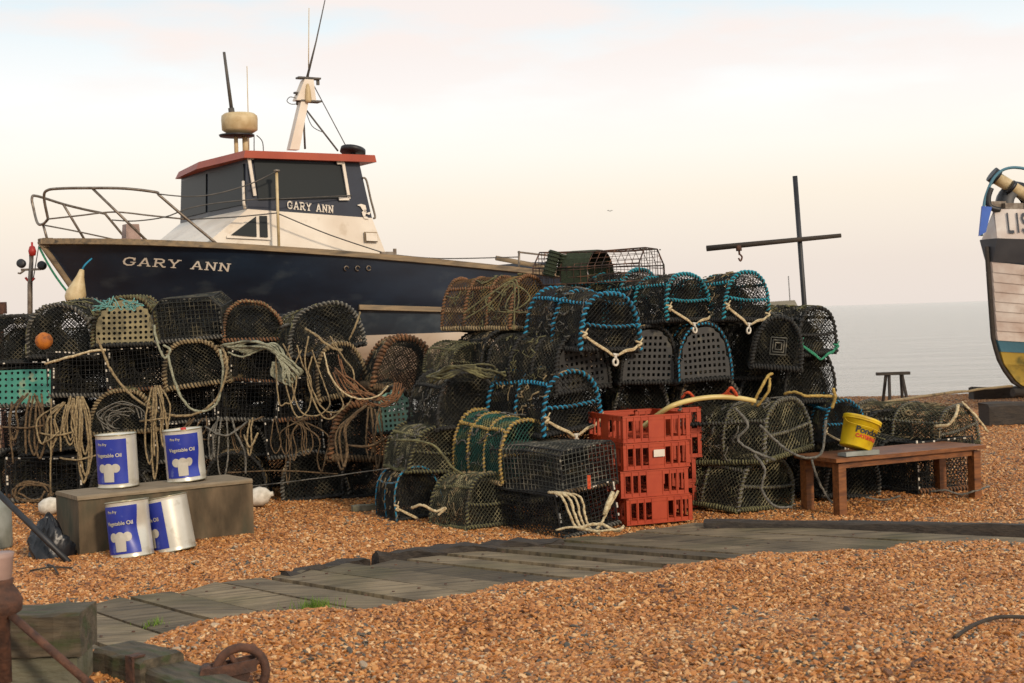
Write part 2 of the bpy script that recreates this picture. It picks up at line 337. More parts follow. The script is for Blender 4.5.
    m1 = N('ShaderNodeMath'); m1.operation = 'MULTIPLY_ADD'; m1.inputs[1].default_value = .9; m1.inputs[2].default_value = -.36; L(nz.outputs[0], m1.inputs[0])
    m2 = N('ShaderNodeMath'); m2.operation = 'MULTIPLY_ADD'; m2.inputs[1].default_value = .92; L(r2.outputs[1], m2.inputs[0]); L(m1.outputs[0], m2.inputs[2]); m2.use_clamp = True
    L(m2.outputs[0], st.inputs['Value'])
    sm = N('GeometryNodeSetMaterial'); sm.inputs['Material'].default_value = m; L(st.outputs[0], sm.inputs[0]); L(sm.outputs[0], go.inputs[0])
    md = o.modifiers.new('pebbles', 'NODES'); md.node_group = g; me.materials.append(m)
    return struct(o, 'stuff')
pebbles()

# sea
def sea():
    m, nt, b = newmat('sea'); N = nt.nodes.new; L = nt.links.new
    b.inputs['Base Color'].default_value = (*hexc('8f8b80'), 1); b.inputs['Roughness'].default_value = .12; b.inputs['Specular IOR Level'].default_value = .5
    tc = N('ShaderNodeTexCoord'); mp = N('ShaderNodeMapping'); mp.inputs['Scale'].default_value = (.05, .16, 1); L(tc.outputs['Object'], mp.inputs[0])
    n = N('ShaderNodeTexNoise'); n.inputs['Scale'].default_value = 1; n.inputs['Detail'].default_value = 12; n.inputs['Roughness'].default_value = .6; L(mp.outputs[0], n.inputs['Vector'])
    bp = N('ShaderNodeBump'); bp.inputs['Strength'].default_value = 1; bp.inputs['Distance'].default_value = 1.6; L(n.outputs['Fac'], bp.inputs['Height']); L(bp.outputs[0], b.inputs['Normal'])
    s = MB(); ya = [30, 60, 120, 300, 1000, 5000, 40000]
    V = [(sx*40000, y, -3.0) for y in ya for sx in (-1, 1)]
    s.add(V, [[2*k, 2*k+1, 2*k+3, 2*k+2] for k in range(len(ya)-1)])
    return struct(s.obj('sea', m))
sea()

# ------------------------------------------------------------------ boardwalk
bw = MB(); nP = 19
def arc_pts(px_, py_, n):
    P = np.array(list(zip(px_, py_))); d = np.r_[0, np.cumsum(np.hypot(*np.diff(P, axis=0).T))]
    t = np.linspace(0, d[-1], n); return np.stack([np.interp(t, d, P[:, 0]), np.interp(t, d, P[:, 1])], -1)
Ap = arc_pts([-3.3, -2.9, -2.26, -1.29, .31, 1.27], [6.85, 7.15, 7.53, 8.28, 9.2, 9.62], nP+1)
Bp = arc_pts([-2.3, -1.50, -.5, .35, 1.25, 2.2, 3.4], [5.3, 5.85, 6.55, 7.0, 7.35, 7.95, 8.4], nP+1)
for k in range(nP):
    a0 = Ap[k]; a1 = Ap[k+1]; b0 = Bp[k]; b1 = Bp[k+1]; g = random.uniform(.07, .13)
    ex = random.uniform(-.05, .07); da = (a0-b0)/np.linalg.norm(a0-b0)
    z = .04+random.uniform(-.008, .012)
    A0 = a0+(a1-a0)*g+da*ex; A1 = a1-(a1-a0)*g+da*ex; B0 = b0+(b1-b0)*g; B1 = b1-(b1-b0)*g
    tz = random.uniform(-.01, .01); tl = random.uniform(-.016, .016)
    nS = 7; top = []
    for t in np.linspace(0, 1, nS):
        p = A0*(1-t)+B0*t; q = A1*(1-t)+B1*t; jj = np.random.default_rng(k*20+int(t*10)).uniform(-.006, .006, 4)
        top.append([(p[0]+jj[0], p[1]+jj[1], z+tz*t+tl), (q[0]+jj[2], q[1]+jj[3], z+tz*t-tl)])
    V = [v for pr in top for v in pr]+[(v[0], v[1], v[2]-.09) for pr in top for v in pr]; o = nS*2
    Fc = [[2*i, 2*i+1, 2*i+3, 2*i+2] for i in range(nS-1)]
    Fc += [[2*i, 2*i+2, o+2*i+2, o+2*i] for i in range(nS-1)]+[[2*i+3, 2*i+1, o+2*i+1, o+2*i+3] for i in range(nS-1)]
    Fc += [[0, o, o+1, 1], [2*nS-1, o+2*nS-1, o+2*nS-2, 2*nS-2]]
    bw.add(V, Fc)
def plankmat():
    m = mat('walk_plank', hexc('6a5d49'), hexc('8a7a61'), 3.2, .85, bump=.9, bscale=16, c3=hexc('55502f'), s3=1.5, thr=(.5, .75))
    nt = m.node_tree; N = nt.nodes.new; L = nt.links.new; b = nt.nodes['Principled BSDF']
    lk = b.inputs['Base Color'].links[0]; src = lk.from_socket
    gi = N('ShaderNodeNewGeometry'); r = N('ShaderNodeValToRGB'); r.color_ramp.elements[0].color = (.38, .37, .36, 1); r.color_ramp.elements[1].color = (1.25, 1.22, 1.15, 1)
    L(gi.outputs['Random Per Island'], r.inputs[0])
    mx = N('ShaderNodeMix'); mx.data_type = 'RGBA'; mx.blend_type = 'MULTIPLY'; mx.inputs[0].default_value = 1; L(src, mx.inputs[6]); L(r.outputs[0], mx.inputs[7])
    # fine grain lines across
    tc = N('ShaderNodeTexCoord'); mp = N('ShaderNodeMapping'); mp.inputs['Rotation'].default_value = (0, 0, R(38)); mp.inputs['Scale'].default_value = (2, 45, 5); L(tc.outputs['Object'], mp.inputs[0])
    n = N('ShaderNodeTexNoise'); n.inputs['Scale'].default_value = 1; n.inputs['Detail'].default_value = 5; L(mp.outputs[0], n.inputs['Vector'])
    r3 = N('ShaderNodeValToRGB'); r3.color_ramp.elements[0].position = .35; r3.color_ramp.elements[0].color = (.3, .28, .26, 1); r3.color_ramp.elements[1].position = .55; r3.color_ramp.elements[1].color = (1, 1, 1, 1); L(n.outputs['Fac'], r3.inputs[0])
    m2 = N('ShaderNodeMix'); m2.data_type = 'RGBA'; m2.blend_type = 'MULTIPLY'; m2.inputs[0].default_value = .8; L(mx.outputs[2], m2.inputs[6]); L(r3.outputs[0], m2.inputs[7]); L(m2.outputs[2], b.inputs['Base Color'])
    return m
bwo = struct(bw.obj('boardwalk', plankmat()))
nl = MB()
for k in range(nP):
    for t in (.12, .5, .85):
        for e in (.25, .75):
            p = (Ap[k]*(1-e)+Ap[k+1]*e)*(1-t)+(Bp[k]*(1-e)+Bp[k+1]*e)*t; p = p+rng.uniform(-.01, .01, 2)
            nl.lathe([(.009, 0), (.008, .004), (.001, .005)], 6, c=(p[0], p[1], .055))
nl.obj('nail_heads', 'rust', bwo)

def beam(name, p0, p1, wd, ht, m, label, cat, group=None, n=12, jit=.01, seed=1):
    """rough squared timber following a line on the ground"""
    p0 = Vector(p0); p1 = Vector(p1); d = (p1-p0); Ln = d.length; rt = empty_loc = p0
    rg = np.random.default_rng(seed); V = []
    prof = [(-.5, 0), (.5, 0), (.5, .85), (.4, 1), (-.4, 1), (-.5, .85)]
    sd_ = Vector((-d.y, d.x, 0)).normalized()
    for k in range(n+1):
        c = p0+d*(k/n)-p0
        for a, b in prof:
            q = c+sd_*a*wd+Vector((0, 0, 1))*b*ht+Vector(rg.uniform(-jit, jit, 3)); V.append(tuple(q))
    s = MB(); m6 = len(prof); Fc = [[k*m6+j, k*m6+(j+1) % m6, (k+1)*m6+(j+1) % m6, (k+1)*m6+j] for k in range(n) for j in range(m6)]
    Fc += [list(range(m6))[::-1], [n*m6+j for j in range(m6)]]
    s.add(V, Fc); o = s.obj(name, m); o.location = p0; tag(o, label, cat, group); return o
a = G(705, 534); b_ = G(1060, 539)
beam('timber_beam', (a.x, a.y, .01), (b_.x, b_.y, .01), .09, .085, 'log_dark', 'long dark weathered timber lying along the rear edge of the boardwalk', 'timber', n=16, jit=.006)
b1 = G(285, 583); b2 = G(375, 566); b3 = G(560, 551)
beam('rotten_timber', (b2.x, b2.y, .0), (b3.x, b3.y+.05, -.01), .12, .085, 'log_dark', 'long split rotten timber edging the boardwalk near the wire pots', 'timber', n=14, jit=.018, seed=5)
beam('rotten_timber', (b1.x, b1.y, .0), (b2.x-.05, b2.y, -.01), .09, .06, 'log_dark', 'short rotten timber piece edging the boardwalk, left of the long split one', 'timber', n=10, jit=.018, seed=6)
a = G(352, 512); b_ = G(384, 509)
beam('timber_offcut', (a.x, a.y, 0), (b_.x, b_.y, 0), .05, .05, 'plank', 'short grey timber stick lying on the shingle left of the pots', 'timber', n=5, jit=.004)

# right hand far timbers on crest
a = W(984, 434, 17.2); b_ = W(1090, 432, 17.4)
beam('beach_timber', (a.x, a.y, .0), (b_.x, b_.y, 0), .3, .26, 'log_dark', 'big dark squared timber lying behind the bench at the right', 'timber', n=8, jit=.012)
a = W(971, 402, 21.5); b_ = W(1100, 398, 21.5)
beam('beach_timber', (a.x, a.y, .0), (b_.x, b_.y, 0), .25, .2, 'log_dark', 'dark timber on the beach crest below the clinker boat', 'timber', n=8, jit=.015, seed=9)

# ------------------------------------------------------------------ lobster pots
E = .78
def prof_arch(w_, h_, n=22):
    a = np.linspace(math.pi, 0, n); c = np.cos(a); s_ = np.sin(a)
    return np.stack([np.sign(c)*np.abs(c)**E*w_/2, np.abs(s_)**E*h_], -1)
def prof_round(w_, h_, n=26):
    a = np.linspace(-math.pi*.5-2.6, -math.pi*.5+2.6+0*1, n)[::-1]
    a = np.linspace(math.pi*1.38, -math.pi*.38, n)
    z = .5*h_+.5*h_*np.sin(a); z = np.maximum(z, 0)
    return np.stack([np.cos(a)*w_/2, z], -1)
def inside_arch(x, z, w_, h_):
    return (np.abs(2*x/w_)**(2/E)+np.abs(z/h_)**(2/E) <= 1) & (z >= 0)
def prof_wire(w_, h_, ch=.0):
    return np.array([(-w_/2, 0), (-w_/2, h_-ch), (-w_/2+ch, h_), (w_/2-ch, h_), (w_/2, h_-ch), (w_/2, 0)])

def wrapped(core, wrap, path, r=.011, closed=False, pitch=.04, cover=1, rg=None):
    """bar with rope wound round it"""
    P = np.asarray([tuple(p) for p in path], float)
    if closed: P = np.concatenate([P, P[:1]])
    d = np.r_[0, np.cumsum(np.linalg.norm(np.diff(P, axis=0), axis=1))]
    core.tube(P, r*.8, 6)
    Ln = d[-1]; turns = Ln/pitch; n = int(turns*7)+2
    t = np.linspace(0, Ln, n); C = np.stack([np.interp(t, d, P[:, k]) for k in range(3)], -1)
    T = np.gradient(C, axis=0); T /= np.linalg.norm(T, axis=1)[:, None]+1e-9
    ref = np.array([.31, .9, .3]) if abs(T[n//2][1]) < .75 else np.array([0.2, .1, .97])
    Nn = np.cross(T, ref); Nn /= np.linalg.norm(Nn, axis=1)[:, None]+1e-9; Bn = np.cross(T, Nn)
    ph = 2*math.pi*t/pitch
    if rg is not None: ph = ph+np.sin(t*9+rg.uniform(0, 6))*1.3+np.sin(t*27+rg.uniform(0, 6))*.5
    rad = r*1.0
    H = C+rad*(np.cos(ph)[:, None]*Nn+np.sin(ph)[:, None]*Bn)
    qr = rg if rg is not None else np.random.default_rng(1); kk = np.interp(np.arange(n), np.arange(0, n+9, 9), qr.uniform(.72, 1.25, len(np.arange(0, n+9, 9))))
    wrap.tube(H, r*.6*kk, 5)

def sag(P, rg_ph, amp=.008):
    f = 9.0
    return P+amp*np.stack([np.sin(P[:, 1]*f+rg_ph[0])*np.cos(P[:, 2]*f), np.sin(P[:, 0]*f+rg_ph[1]), np.sin(P[:, 1]*f*1.3+P[:, 0]*7+rg_ph[2])*np.where(P[:, 2] > .03, 1, 0)], -1)

def surf_net(mb, prof, l, c, r, ph, amp=.008, taper=1.0):
    d = np.r_[0, np.cumsum(np.hypot(*np.diff(prof, axis=0).T))]; Ls = d[-1]
    nu = max(4, round(Ls/c)); nv = max(3, round(l/c)); A = []; B = []
    for sgn in (1, -1):
        for k in range(-nv*1, nu+nv+1):
            v = np.linspace(0, nv, nv*2+1)
            uu = k-sgn*v if sgn > 0 else k-nv*0+v-0
            uu = (k-v) if sgn > 0 else (k-nv+v)
            ok = (uu >= 0) & (uu <= nu)
            t = uu/nu*Ls; x = np.interp(t, d, prof[:, 0]); z = np.interp(t, d, prof[:, 1])
            sc_ = 1-(1-taper)*(1-v/nv)
            P = np.stack([x*sc_, -l/2+v/nv*l, z*sc_], -1); P = sag(P, ph, amp)
            m_ = ok[:-1] & ok[1:]; A.append(P[:-1][m_]); B.append(P[1:][m_])
    mb.segs(np.concatenate(A), np.concatenate(B), r)
def end_net(mb, ins, w_, h_, y, c, r, ph, bulge=0.0):
    A = []; B = []; c2 = c*1.0
    st = c2/2; K = int((w_+h_)/c2)+2
    for sgn in (1, -1):
        for k in range(-K, K+1):
            x = np.arange(-w_/2, w_/2+st, st); z = sgn*x+k*c2*1.0
            ok = ins(x, z); P = np.stack([x, np.full_like(x, y), z], -1)
            P[:, 1] += bulge*np.sin(np.clip(z/h_, 0, 1)*math.pi)+.006*np.sin(x*23+ph[0]+z*17)
            m_ = ok[:-1] & ok[1:]; A.append(P[:-1][m_]); B.append(P[1:][m_])
    mb.segs(np.concatenate(A), np.concatenate(B), r)
def funnel(mb, w_, h_, y0, y1, r, ry=.07, n=22):
    a = np.arange(n)*2*math.pi/n
    R0 = np.stack([np.cos(a)*w_*.42, np.full(n, y0), h_*.5+np.sin(a)*h_*.42], -1)
    R1 = np.stack([np.cos(a)*ry, np.full(n, y1), h_*.55+np.sin(a)*ry], -1)
    prev = R0
    for k in range(1, 6):
        cur = R0+(R1-R0)*(k/5.0); sh = np.roll(cur, k % 2, 0)
        mb.segs(prev, cur, r); mb.segs(prev, np.roll(cur, 1, 0), r); prev = cur
    mb.segs(R1, np.roll(R1, 1, 0), r*2.2)
def plate(mb, w_, h_, y, c=.045, hole=.55, rnd=False, th=.005, ins=None, box=False):
    def val(x, z): return (abs(2*x/w_)**(2/E)+abs(z/h_)**(2/E))
    nx = int(w_/c)//2*2+1; nz = int(h_/c)+1; x0 = -nx*c/2
    for a in range(nx):
        for b in range(nz):
            cs = [(x0+a*c, b*c), (x0+(a+1)*c, b*c), (x0+(a+1)*c, (b+1)*c), (x0+a*c, (b+1)*c)]
            mx_ = (x0+(a+.5)*c, (b+.5)*c)
            if box:
                if mx_[1] > h_ or abs(mx_[0]) > w_/2: continue
                allin = True
            else:
                if val(*mx_) > 1.02: continue
                allin = max(val(*q) for q in cs) <= 1.0
                cs = [q if val(*q) <= 1 else (q[0]/val(*q)**(E/2), q[1]/val(*q)**(E/2)) for q in cs]
            if allin and b >= 0:
                hr = c*hole/2; k = 8
                if rnd: hp = [(mx_[0]+hr*math.cos(R(225+45*i)), mx_[1]+hr*math.sin(R(225+45*i))) for i in range(8)]
                else: hp = [(mx_[0]+hr*q[0], mx_[1]+hr*q[1]) for q in ((-1, -1), (0, -1), (1, -1), (1, 0), (1, 1), (0, 1), (-1, 1), (-1, 0))]
                V = [(q[0], y, q[1]) for q in cs]+[(q[0], y, q[1]) for q in hp]+[(q[0], y+th, q[1]) for q in hp]
                Fc = []
                for e in range(4):
                    i0 = 4+(2*e) % 8; i1 = 4+(2*e+1) % 8; i2 = 4+(2*e+2) % 8
                    Fc += [[e, (e+1) % 4, i2, i1, i0]]
                Fc += [[4+i, 4+(i+1) % 8, 12+(i+1) % 8, 12+i] for i in range(8)]
                mb.add(V, Fc)
            else:
                mb.add([(q[0], y, q[1]) for q in cs], [[0, 1, 2, 3]])
def base_slats(mb, w_, l):
    n = 7
    for k in range(n):
        x = -w_/2+.03+(w_-.06)*k/(n-1); mb.box((x, 0, .012), (w_/n*.62, l*.97, .018))
    for y in (-l*.4, 0, l*.4): mb.box((0, y, -.003), (w_*.98, .04, .012))

CACHE = {}
def parts_arch(key, w_, l, h_, netm, ropem, corem='rope_black', end='net', platem=None, cell=.035, r=.0026, nh=3, rr=.011, pitch=.04, rails=(.0, .62), facebar=True, tie=None, hook=None, rnd=False, wrapbase=None, taper=1.0, seed=0):
    """returns [(part name, mesh, [(sub name, mesh)])]"""
    key = (key, VK[0]); seed = seed+SEEDOFF
    if key in CACHE: return CACHE[key]
    rg = np.random.default_rng(seed+11); ph = rg.uniform(0, 6, 4); out = []
    prof = prof_arch(w_, h_)
    nb = MB(); surf_net(nb, prof, l, cell, r, ph, .009, taper)
    ins = lambda x, z: inside_arch(x, z, w_, h_)
    if end != 'plate': end_net(nb, ins, w_, h_, -l/2+.004, cell, r, ph, .015)
    end_net(nb, ins, w_, h_, l/2-.004, cell, r, ph)
    out.append(('netting', nb.mesh('netting', netm), []))
    fb = MB(); funnel(fb, w_, h_, -l/2+.03, -l*.12, r*1.1); end_net(fb, ins, w_*.96, h_*.96, l*.06, cell*.75, r*1.3, ph, .05)
    surf_net(fb, prof*.9, l*.8, cell*1.1, r*1.2, ph+1, .02)
    out.append(('inner_net', fb.mesh('inner_net', 'net_black'), []))  # entrance funnel, plus black netting added as fill so the inside reads dark
    ys_ = np.linspace(-l/2, l/2, nh)
    for k, y in enumerate(ys_):
        core = MB(); wr = MB(); t_ = taper if False else 1-(1-taper)*(1-(y+l/2)/l)
        P = np.stack([prof[:, 0]*t_, np.full(len(prof), y), prof[:, 1]*t_+.004], -1)
        P = P+rg.normal(0, .002, P.shape)
        wrapped(core, wr, P, rr if k != 1 else rr*.85, pitch=pitch, rg=rg)
        out.append(('hoop', core.mesh('hoop', corem), [('rope_binding', wr.mesh('rope_binding', ropem))]))
    for f in rails:
        for sx in (-1, 1):
            q = prof_arch(w_, h_, 41); idx = int(f*20) if sx < 0 else 40-int(f*20)
            x, z = q[idx]; core = MB(); wr = MB()
            yy = np.linspace(-l/2, l/2, 14); P = np.stack([np.full(14, x), yy, np.full(14, z+.006)], -1)+rg.normal(0, .002, (14, 3))
            if f == 0:
                wrapped(core, wr, P, rr*1.15, pitch=.028, rg=rg)
                out.append(('rail', core.mesh('rail', 'rope_black'), [('rope_binding', wr.mesh('rope_binding', wrapbase or 'rope_black'))]))
            else:
                wrapped(core, wr, P, rr*.8, pitch=pitch, rg=rg)
                out.append(('rail', core.mesh('rail', corem), [('rope_binding', wr.mesh('rope_binding', ropem))]))
    if facebar:
        core = MB(); wr = MB(); hz = .45; x = np.linspace(-.47, .47, 12)*w_
        wrapped(core, wr, np.stack([x, np.full(12, -l/2-.004), h_*hz-.02*np.cos(x/w_*3)+.01], -1), rr*.8, pitch=pitch, rg=rg)
        out.append(('crossbar', core.mesh('crossbar', corem), [('rope_binding', wr.mesh('rope_binding', ropem))]))
    core = MB(); wr = MB(); x = np.linspace(-.48, .48, 12)*w_
    wrapped(core, wr, np.stack([x, np.full(12, -l/2-.002), np.full(12, .012)], -1), rr*1.1, pitch=.028, rg=rg)
    out.append(('sill_bar', core.mesh('sill_bar', 'rope_black'), [('rope_binding', wr.mesh('rope_binding', wrapbase or 'rope_black'))]))
    bs = MB(); base_slats(bs, w_, l); out.append(('base', bs.mesh('base', 'base_dark'), []))
    if end == 'plate':
        pb = MB(); plate(pb, w_*.93, h_*.95, -l/2+.002, rnd=rnd, hole=.52 if not rnd else .62); out.append(('end_panel', pb.mesh('end_panel', platem), []))
    if end == 'grid':
        pb = MB(); s_ = .07
        for k in range(3):
            q = s_*(1-k*.3); cz = h_*.45
            sq = [(-q, -l/2-.01-k*.004, cz-q), (q, -l/2-.01-k*.004, cz-q), (q, -l/2-.01-k*.004, cz+q), (-q, -l/2-.01-k*.004, cz+q)]
            pb.segs(sq, sq[1:]+sq[:1], .005, 4)
        out.append(('square_eye', pb.mesh('square_eye', 'net_grey'), []))
    if tie:
        tb = MB(); rg2 = np.random.default_rng(seed+5); dx = rg2.uniform(-.03, .03)
        a_ = (-w_*.47, -l/2-.015, .09*h_/.4+.02); b_ = (w_*.45, -l/2-.015, .05); m_ = (dx, -l/2-.03, -.035)
        for off in (0, .008):
            tb.tube(smoothpath([a_, (-w_*.3, -l/2-.03, .05+off), (-w_*.12, -l/2-.035, .0+off), m_, (w_*.2, -l/2-.035, .0+off), (w_*.34, -l/2-.03, .012+off), b_], 5), .0085, 6)
        for p in (a_, b_):
            tb.tube(smoothpath([(p[0]-.02, p[1]+.01, p[2]+.025), (p[0]+.015, p[1]-.015, p[2]+.01), (p[0]-.015, p[1]-.015, p[2]-.01), (p[0]+.02, p[1]+.01, p[2]-.025)], 4), .009, 6)
            tb.tube([p, (p[0]+.03, p[1]-.01, p[2]+.05)], .005, 5)
        out.append(('tie_rope', tb.mesh('tie_rope', tie), []))
        if hook:
            hb = MB(); a = np.arange(14)*2*math.pi/14; cz = m_[2]-.045
            hb.tube(np.stack([m_[0]+.02*np.cos(a), np.full(14, m_[1]-.005), cz+.024*np.sin(a)], -1), .009, 6, closed=True)
            hb.tube([(m_[0]-.022, m_[1]-.005, m_[2]+.012), (m_[0]+.022, m_[1]-.005, m_[2]+.008)], .011, 7); hb.tube([(m_[0], m_[1]-.005, m_[2]+.01), (m_[0], m_[1]-.005, cz+.02)], .011, 7)
            out.append(('hook', hb.mesh('hook', hook), []))
    sb = MB(); d_ = np.r_[0, np.cumsum(np.hypot(*np.diff(prof, axis=0).T))]
    for k in range(48):
        t0 = rg.uniform(.05, .95)*d_[-1]; y0 = rg.uniform(-l/2, l/2*.6); ln = rg.uniform(.04, .16); m_ = 6; t_ = t0+np.cumsum(rg.normal(0, .022, m_)); yy = np.clip(y0+np.cumsum(rg.normal(0, .03, m_)), -l/2-.01, l/2)
        sb.tube(np.stack([np.interp(t_, d_, prof[:, 0])*1.03, yy, np.maximum(np.interp(t_, d_, prof[:, 1])*1.03+.004, .01)], -1), rg.choice([.003, .004, .006]), 4)
    out.append(('twine_scraps', sb.mesh('twine_scraps', ['rope_olive', 'rope_tan', 'rope_grey'][seed % 3]), []))
    CACHE[key] = out; return out

def parts_wire(key, w_, l, h_, m, ch=.0, cell=.036, r=.0024, runner='rope_grey', seed=0, panel=None, inner=True, sides_bar=True, runners=True):
    key = (key, VK[0]); seed = seed+SEEDOFF
    if key in CACHE: return CACHE[key]
    rg = np.random.default_rng(seed+3); out = []; b = MB(); prof = prof_wire(w_, h_, ch)
    d = np.r_[0, np.cumsum(np.hypot(*np.diff(prof, axis=0).T))]
    def warp(P): P = np.array(P, float); P[:, 0] += .012*np.sin(P[:, 1]*7+seed); P[:, 2] += .01*np.sin(P[:, 1]*6+P[:, 0]*5+seed)*(P[:, 2] > .02); return P
    n = int(d[-1]/cell)
    ny = int(l/cell); ysn = np.linspace(-l/2, l/2, ny)
    for t in np.linspace(0, d[-1], n):
        x = np.interp(t, d, prof[:, 0]); z = np.interp(t, d, prof[:, 1]); P = warp([(x, y, z) for y in ysn[::2].tolist()+[l/2]]); b.segs(P[:-1], P[1:], r)
    for y in ysn:
        P = warp([(p[0], y, p[1]) for p in prof]); b.segs(P[:-1], P[1:], r)
    for y in (-l/2, l/2):
        for x in np.arange(-w_/2+cell, w_/2, cell):
            top = h_-max(0, abs(x)-(w_/2-ch)); P = warp([(x, y, 0), (x, y, top*.5), (x, y, top)]); b.segs(P[:-1], P[1:], r)
        for z in np.arange(cell, h_, cell):
            hw = w_/2-max(0, z-(h_-ch)); P = warp([(-hw, y, z), (0, y, z), (hw, y, z)]); b.segs(P[:-1], P[1:], r)
    out.append(('wire_mesh', b.mesh('wire_mesh', m), []))
    fr = MB()
    for y in (-l/2, l/2):
        P = warp([(p[0], y, p[1]) for p in prof]+[(-w_/2, y, 0)]); fr.segs(P[:-1], P[1:], .006, 5)
    for p in prof: P = warp([(p[0], -l/2, p[1]), (p[0], 0, p[1]), (p[0], l/2, p[1])]); fr.segs(P[:-1], P[1:], .0055, 5)
    out.append(('frame', fr.mesh('frame', 'wire_black' if m != 'wire_rust' else 'wire_rust'), []))
    if runners:
        rn = MB(); sub = MB(); wrapped(rn, sub, [(-w_/2, -l/2-.004, .015), (0, -l/2-.006, .012), (w_/2, -l/2-.004, .015)], .013, pitch=.03)
        out.append(('bumper', rn.mesh('bumper', 'rope_black'), [('rope_binding', sub.mesh('rope_binding', runner))]))
    if inner:
        fb = MB(); ph = rg.uniform(0, 6, 4)
        insb = lambda x, z: (np.abs(x) < w_*.47) & (z > 0) & (z < h_*.95)
        funnel(fb, w_, h_, -l*.42, -l*.1, .003); end_net(fb, insb, w_, h_, l*.1, .035, .0035, ph, .06); end_net(fb, insb, w_, h_, l*.42, .035, .0035, ph, .0)
        surf_net(fb, prof_wire(w_*.9, h_*.88, .03), l*.85, .036, .0032, ph, .015)
        out.append(('inner_net', fb.mesh('inner_net', 'net_black'), []))  # funnel and extra black netting, the netting added to darken the box interior
        bs = MB(); base_slats(bs, w_, l); out.append(('base', bs.mesh('base', 'base_dark'), []))
    cl = MB()
    for k in range(10):
        y = -l/2-.003; x = rg.choice([-w_/2, w_/2]); z = rg.uniform(.02, h_-ch)
        cl.box((x, y, z), (.012, .008, .018))
    for k in range(7): cl.box((rg.uniform(-w_/2, w_/2)*.9, -l/2-.003, h_-.002), (.016, .008, .01))
    out.append(('clips', cl.mesh('clips', 'net_grey' if m != 'wire_black' else 'white_plastic'), []))
    if panel:
        pb = MB(); plate(pb, w_*.95, h_*.9, -l/2-.006, c=.05, hole=.5, rnd=True, box=True); out.append(('end_panel', pb.mesh('end_panel', panel), []))
    CACHE[key] = out; return out

def place(name, parts, loc, yaw, tilt, label, l, cat='lobster pot', group=None, scale=(1, 1, 1), front=True, rollx=0):
    Rm = Matrix.Rotation(R(yaw), 3, 'Z')@Matrix.Rotation(R(tilt), 3, 'Y')@Matrix.Rotation(R(rollx), 3, 'X')
    off = Rm@Vector((0, -l/2*scale[1] if front else 0, 0))
    o = empty(name, Vector(loc)-off); o.rotation_euler = Rm.to_euler(); o.scale = scale
    for nm, me, subs in parts:
        c = bpy.data.objects.new(nm, me); COL.objects.link(c); c.parent = o
        for n2, m2 in subs:
            d = bpy.data.objects.new(n2, m2); COL.objects.link(d); d.parent = c
    tag(o, label, cat, group); return o

# kinds: function of nominal dims
VC = {}
def K(kind):
    base = kind.split('#')[0]; v = int(kind.split('#')[1]) if '#' in kind else 0
    global SEEDOFF; SEEDOFF = v*31; VK[0] = v
    fresh = (base, v) not in VC
    parts, dm = K0(base)
    if fresh:
        VC[(base, v)] = 1; warp_parts(parts, dm, v*7+len(base)+sum(map(ord, base)) % 50)
    return parts, dm
SEEDOFF = 0; VK = [0]
def warp_parts(parts, dm, seed):
    rg = np.random.default_rng(seed); a = rg.uniform(-1, 1, 8); f = rg.uniform(3, 6, 3); am = .5 if parts[0][0] == 'wire_mesh' else 1
    for nm, me, subs in parts:
        for m_ in [me]+[q[1] for q in subs]:
            n = len(m_.vertices); co = np.empty(n*3, np.float32); m_.vertices.foreach_get('co', co); P = co.reshape(-1, 3); z = P[:, 2]/dm[2]
            P[:, 0] += am*(.025*a[0]*z+.02*a[1]*np.sin(P[:, 1]*f[0]+a[2]*3)*z+.03*a[3]*z*P[:, 1]/dm[1]); P[:, 2] += am*(.02*a[4]*np.sin(P[:, 1]*f[1]+a[5]*3)*z+.02*a[6]*np.sin(P[:, 0]*f[2]*1.6+a[7]*3)*z)
            m_.vertices.foreach_set('co', P.reshape(-1)); m_.update()
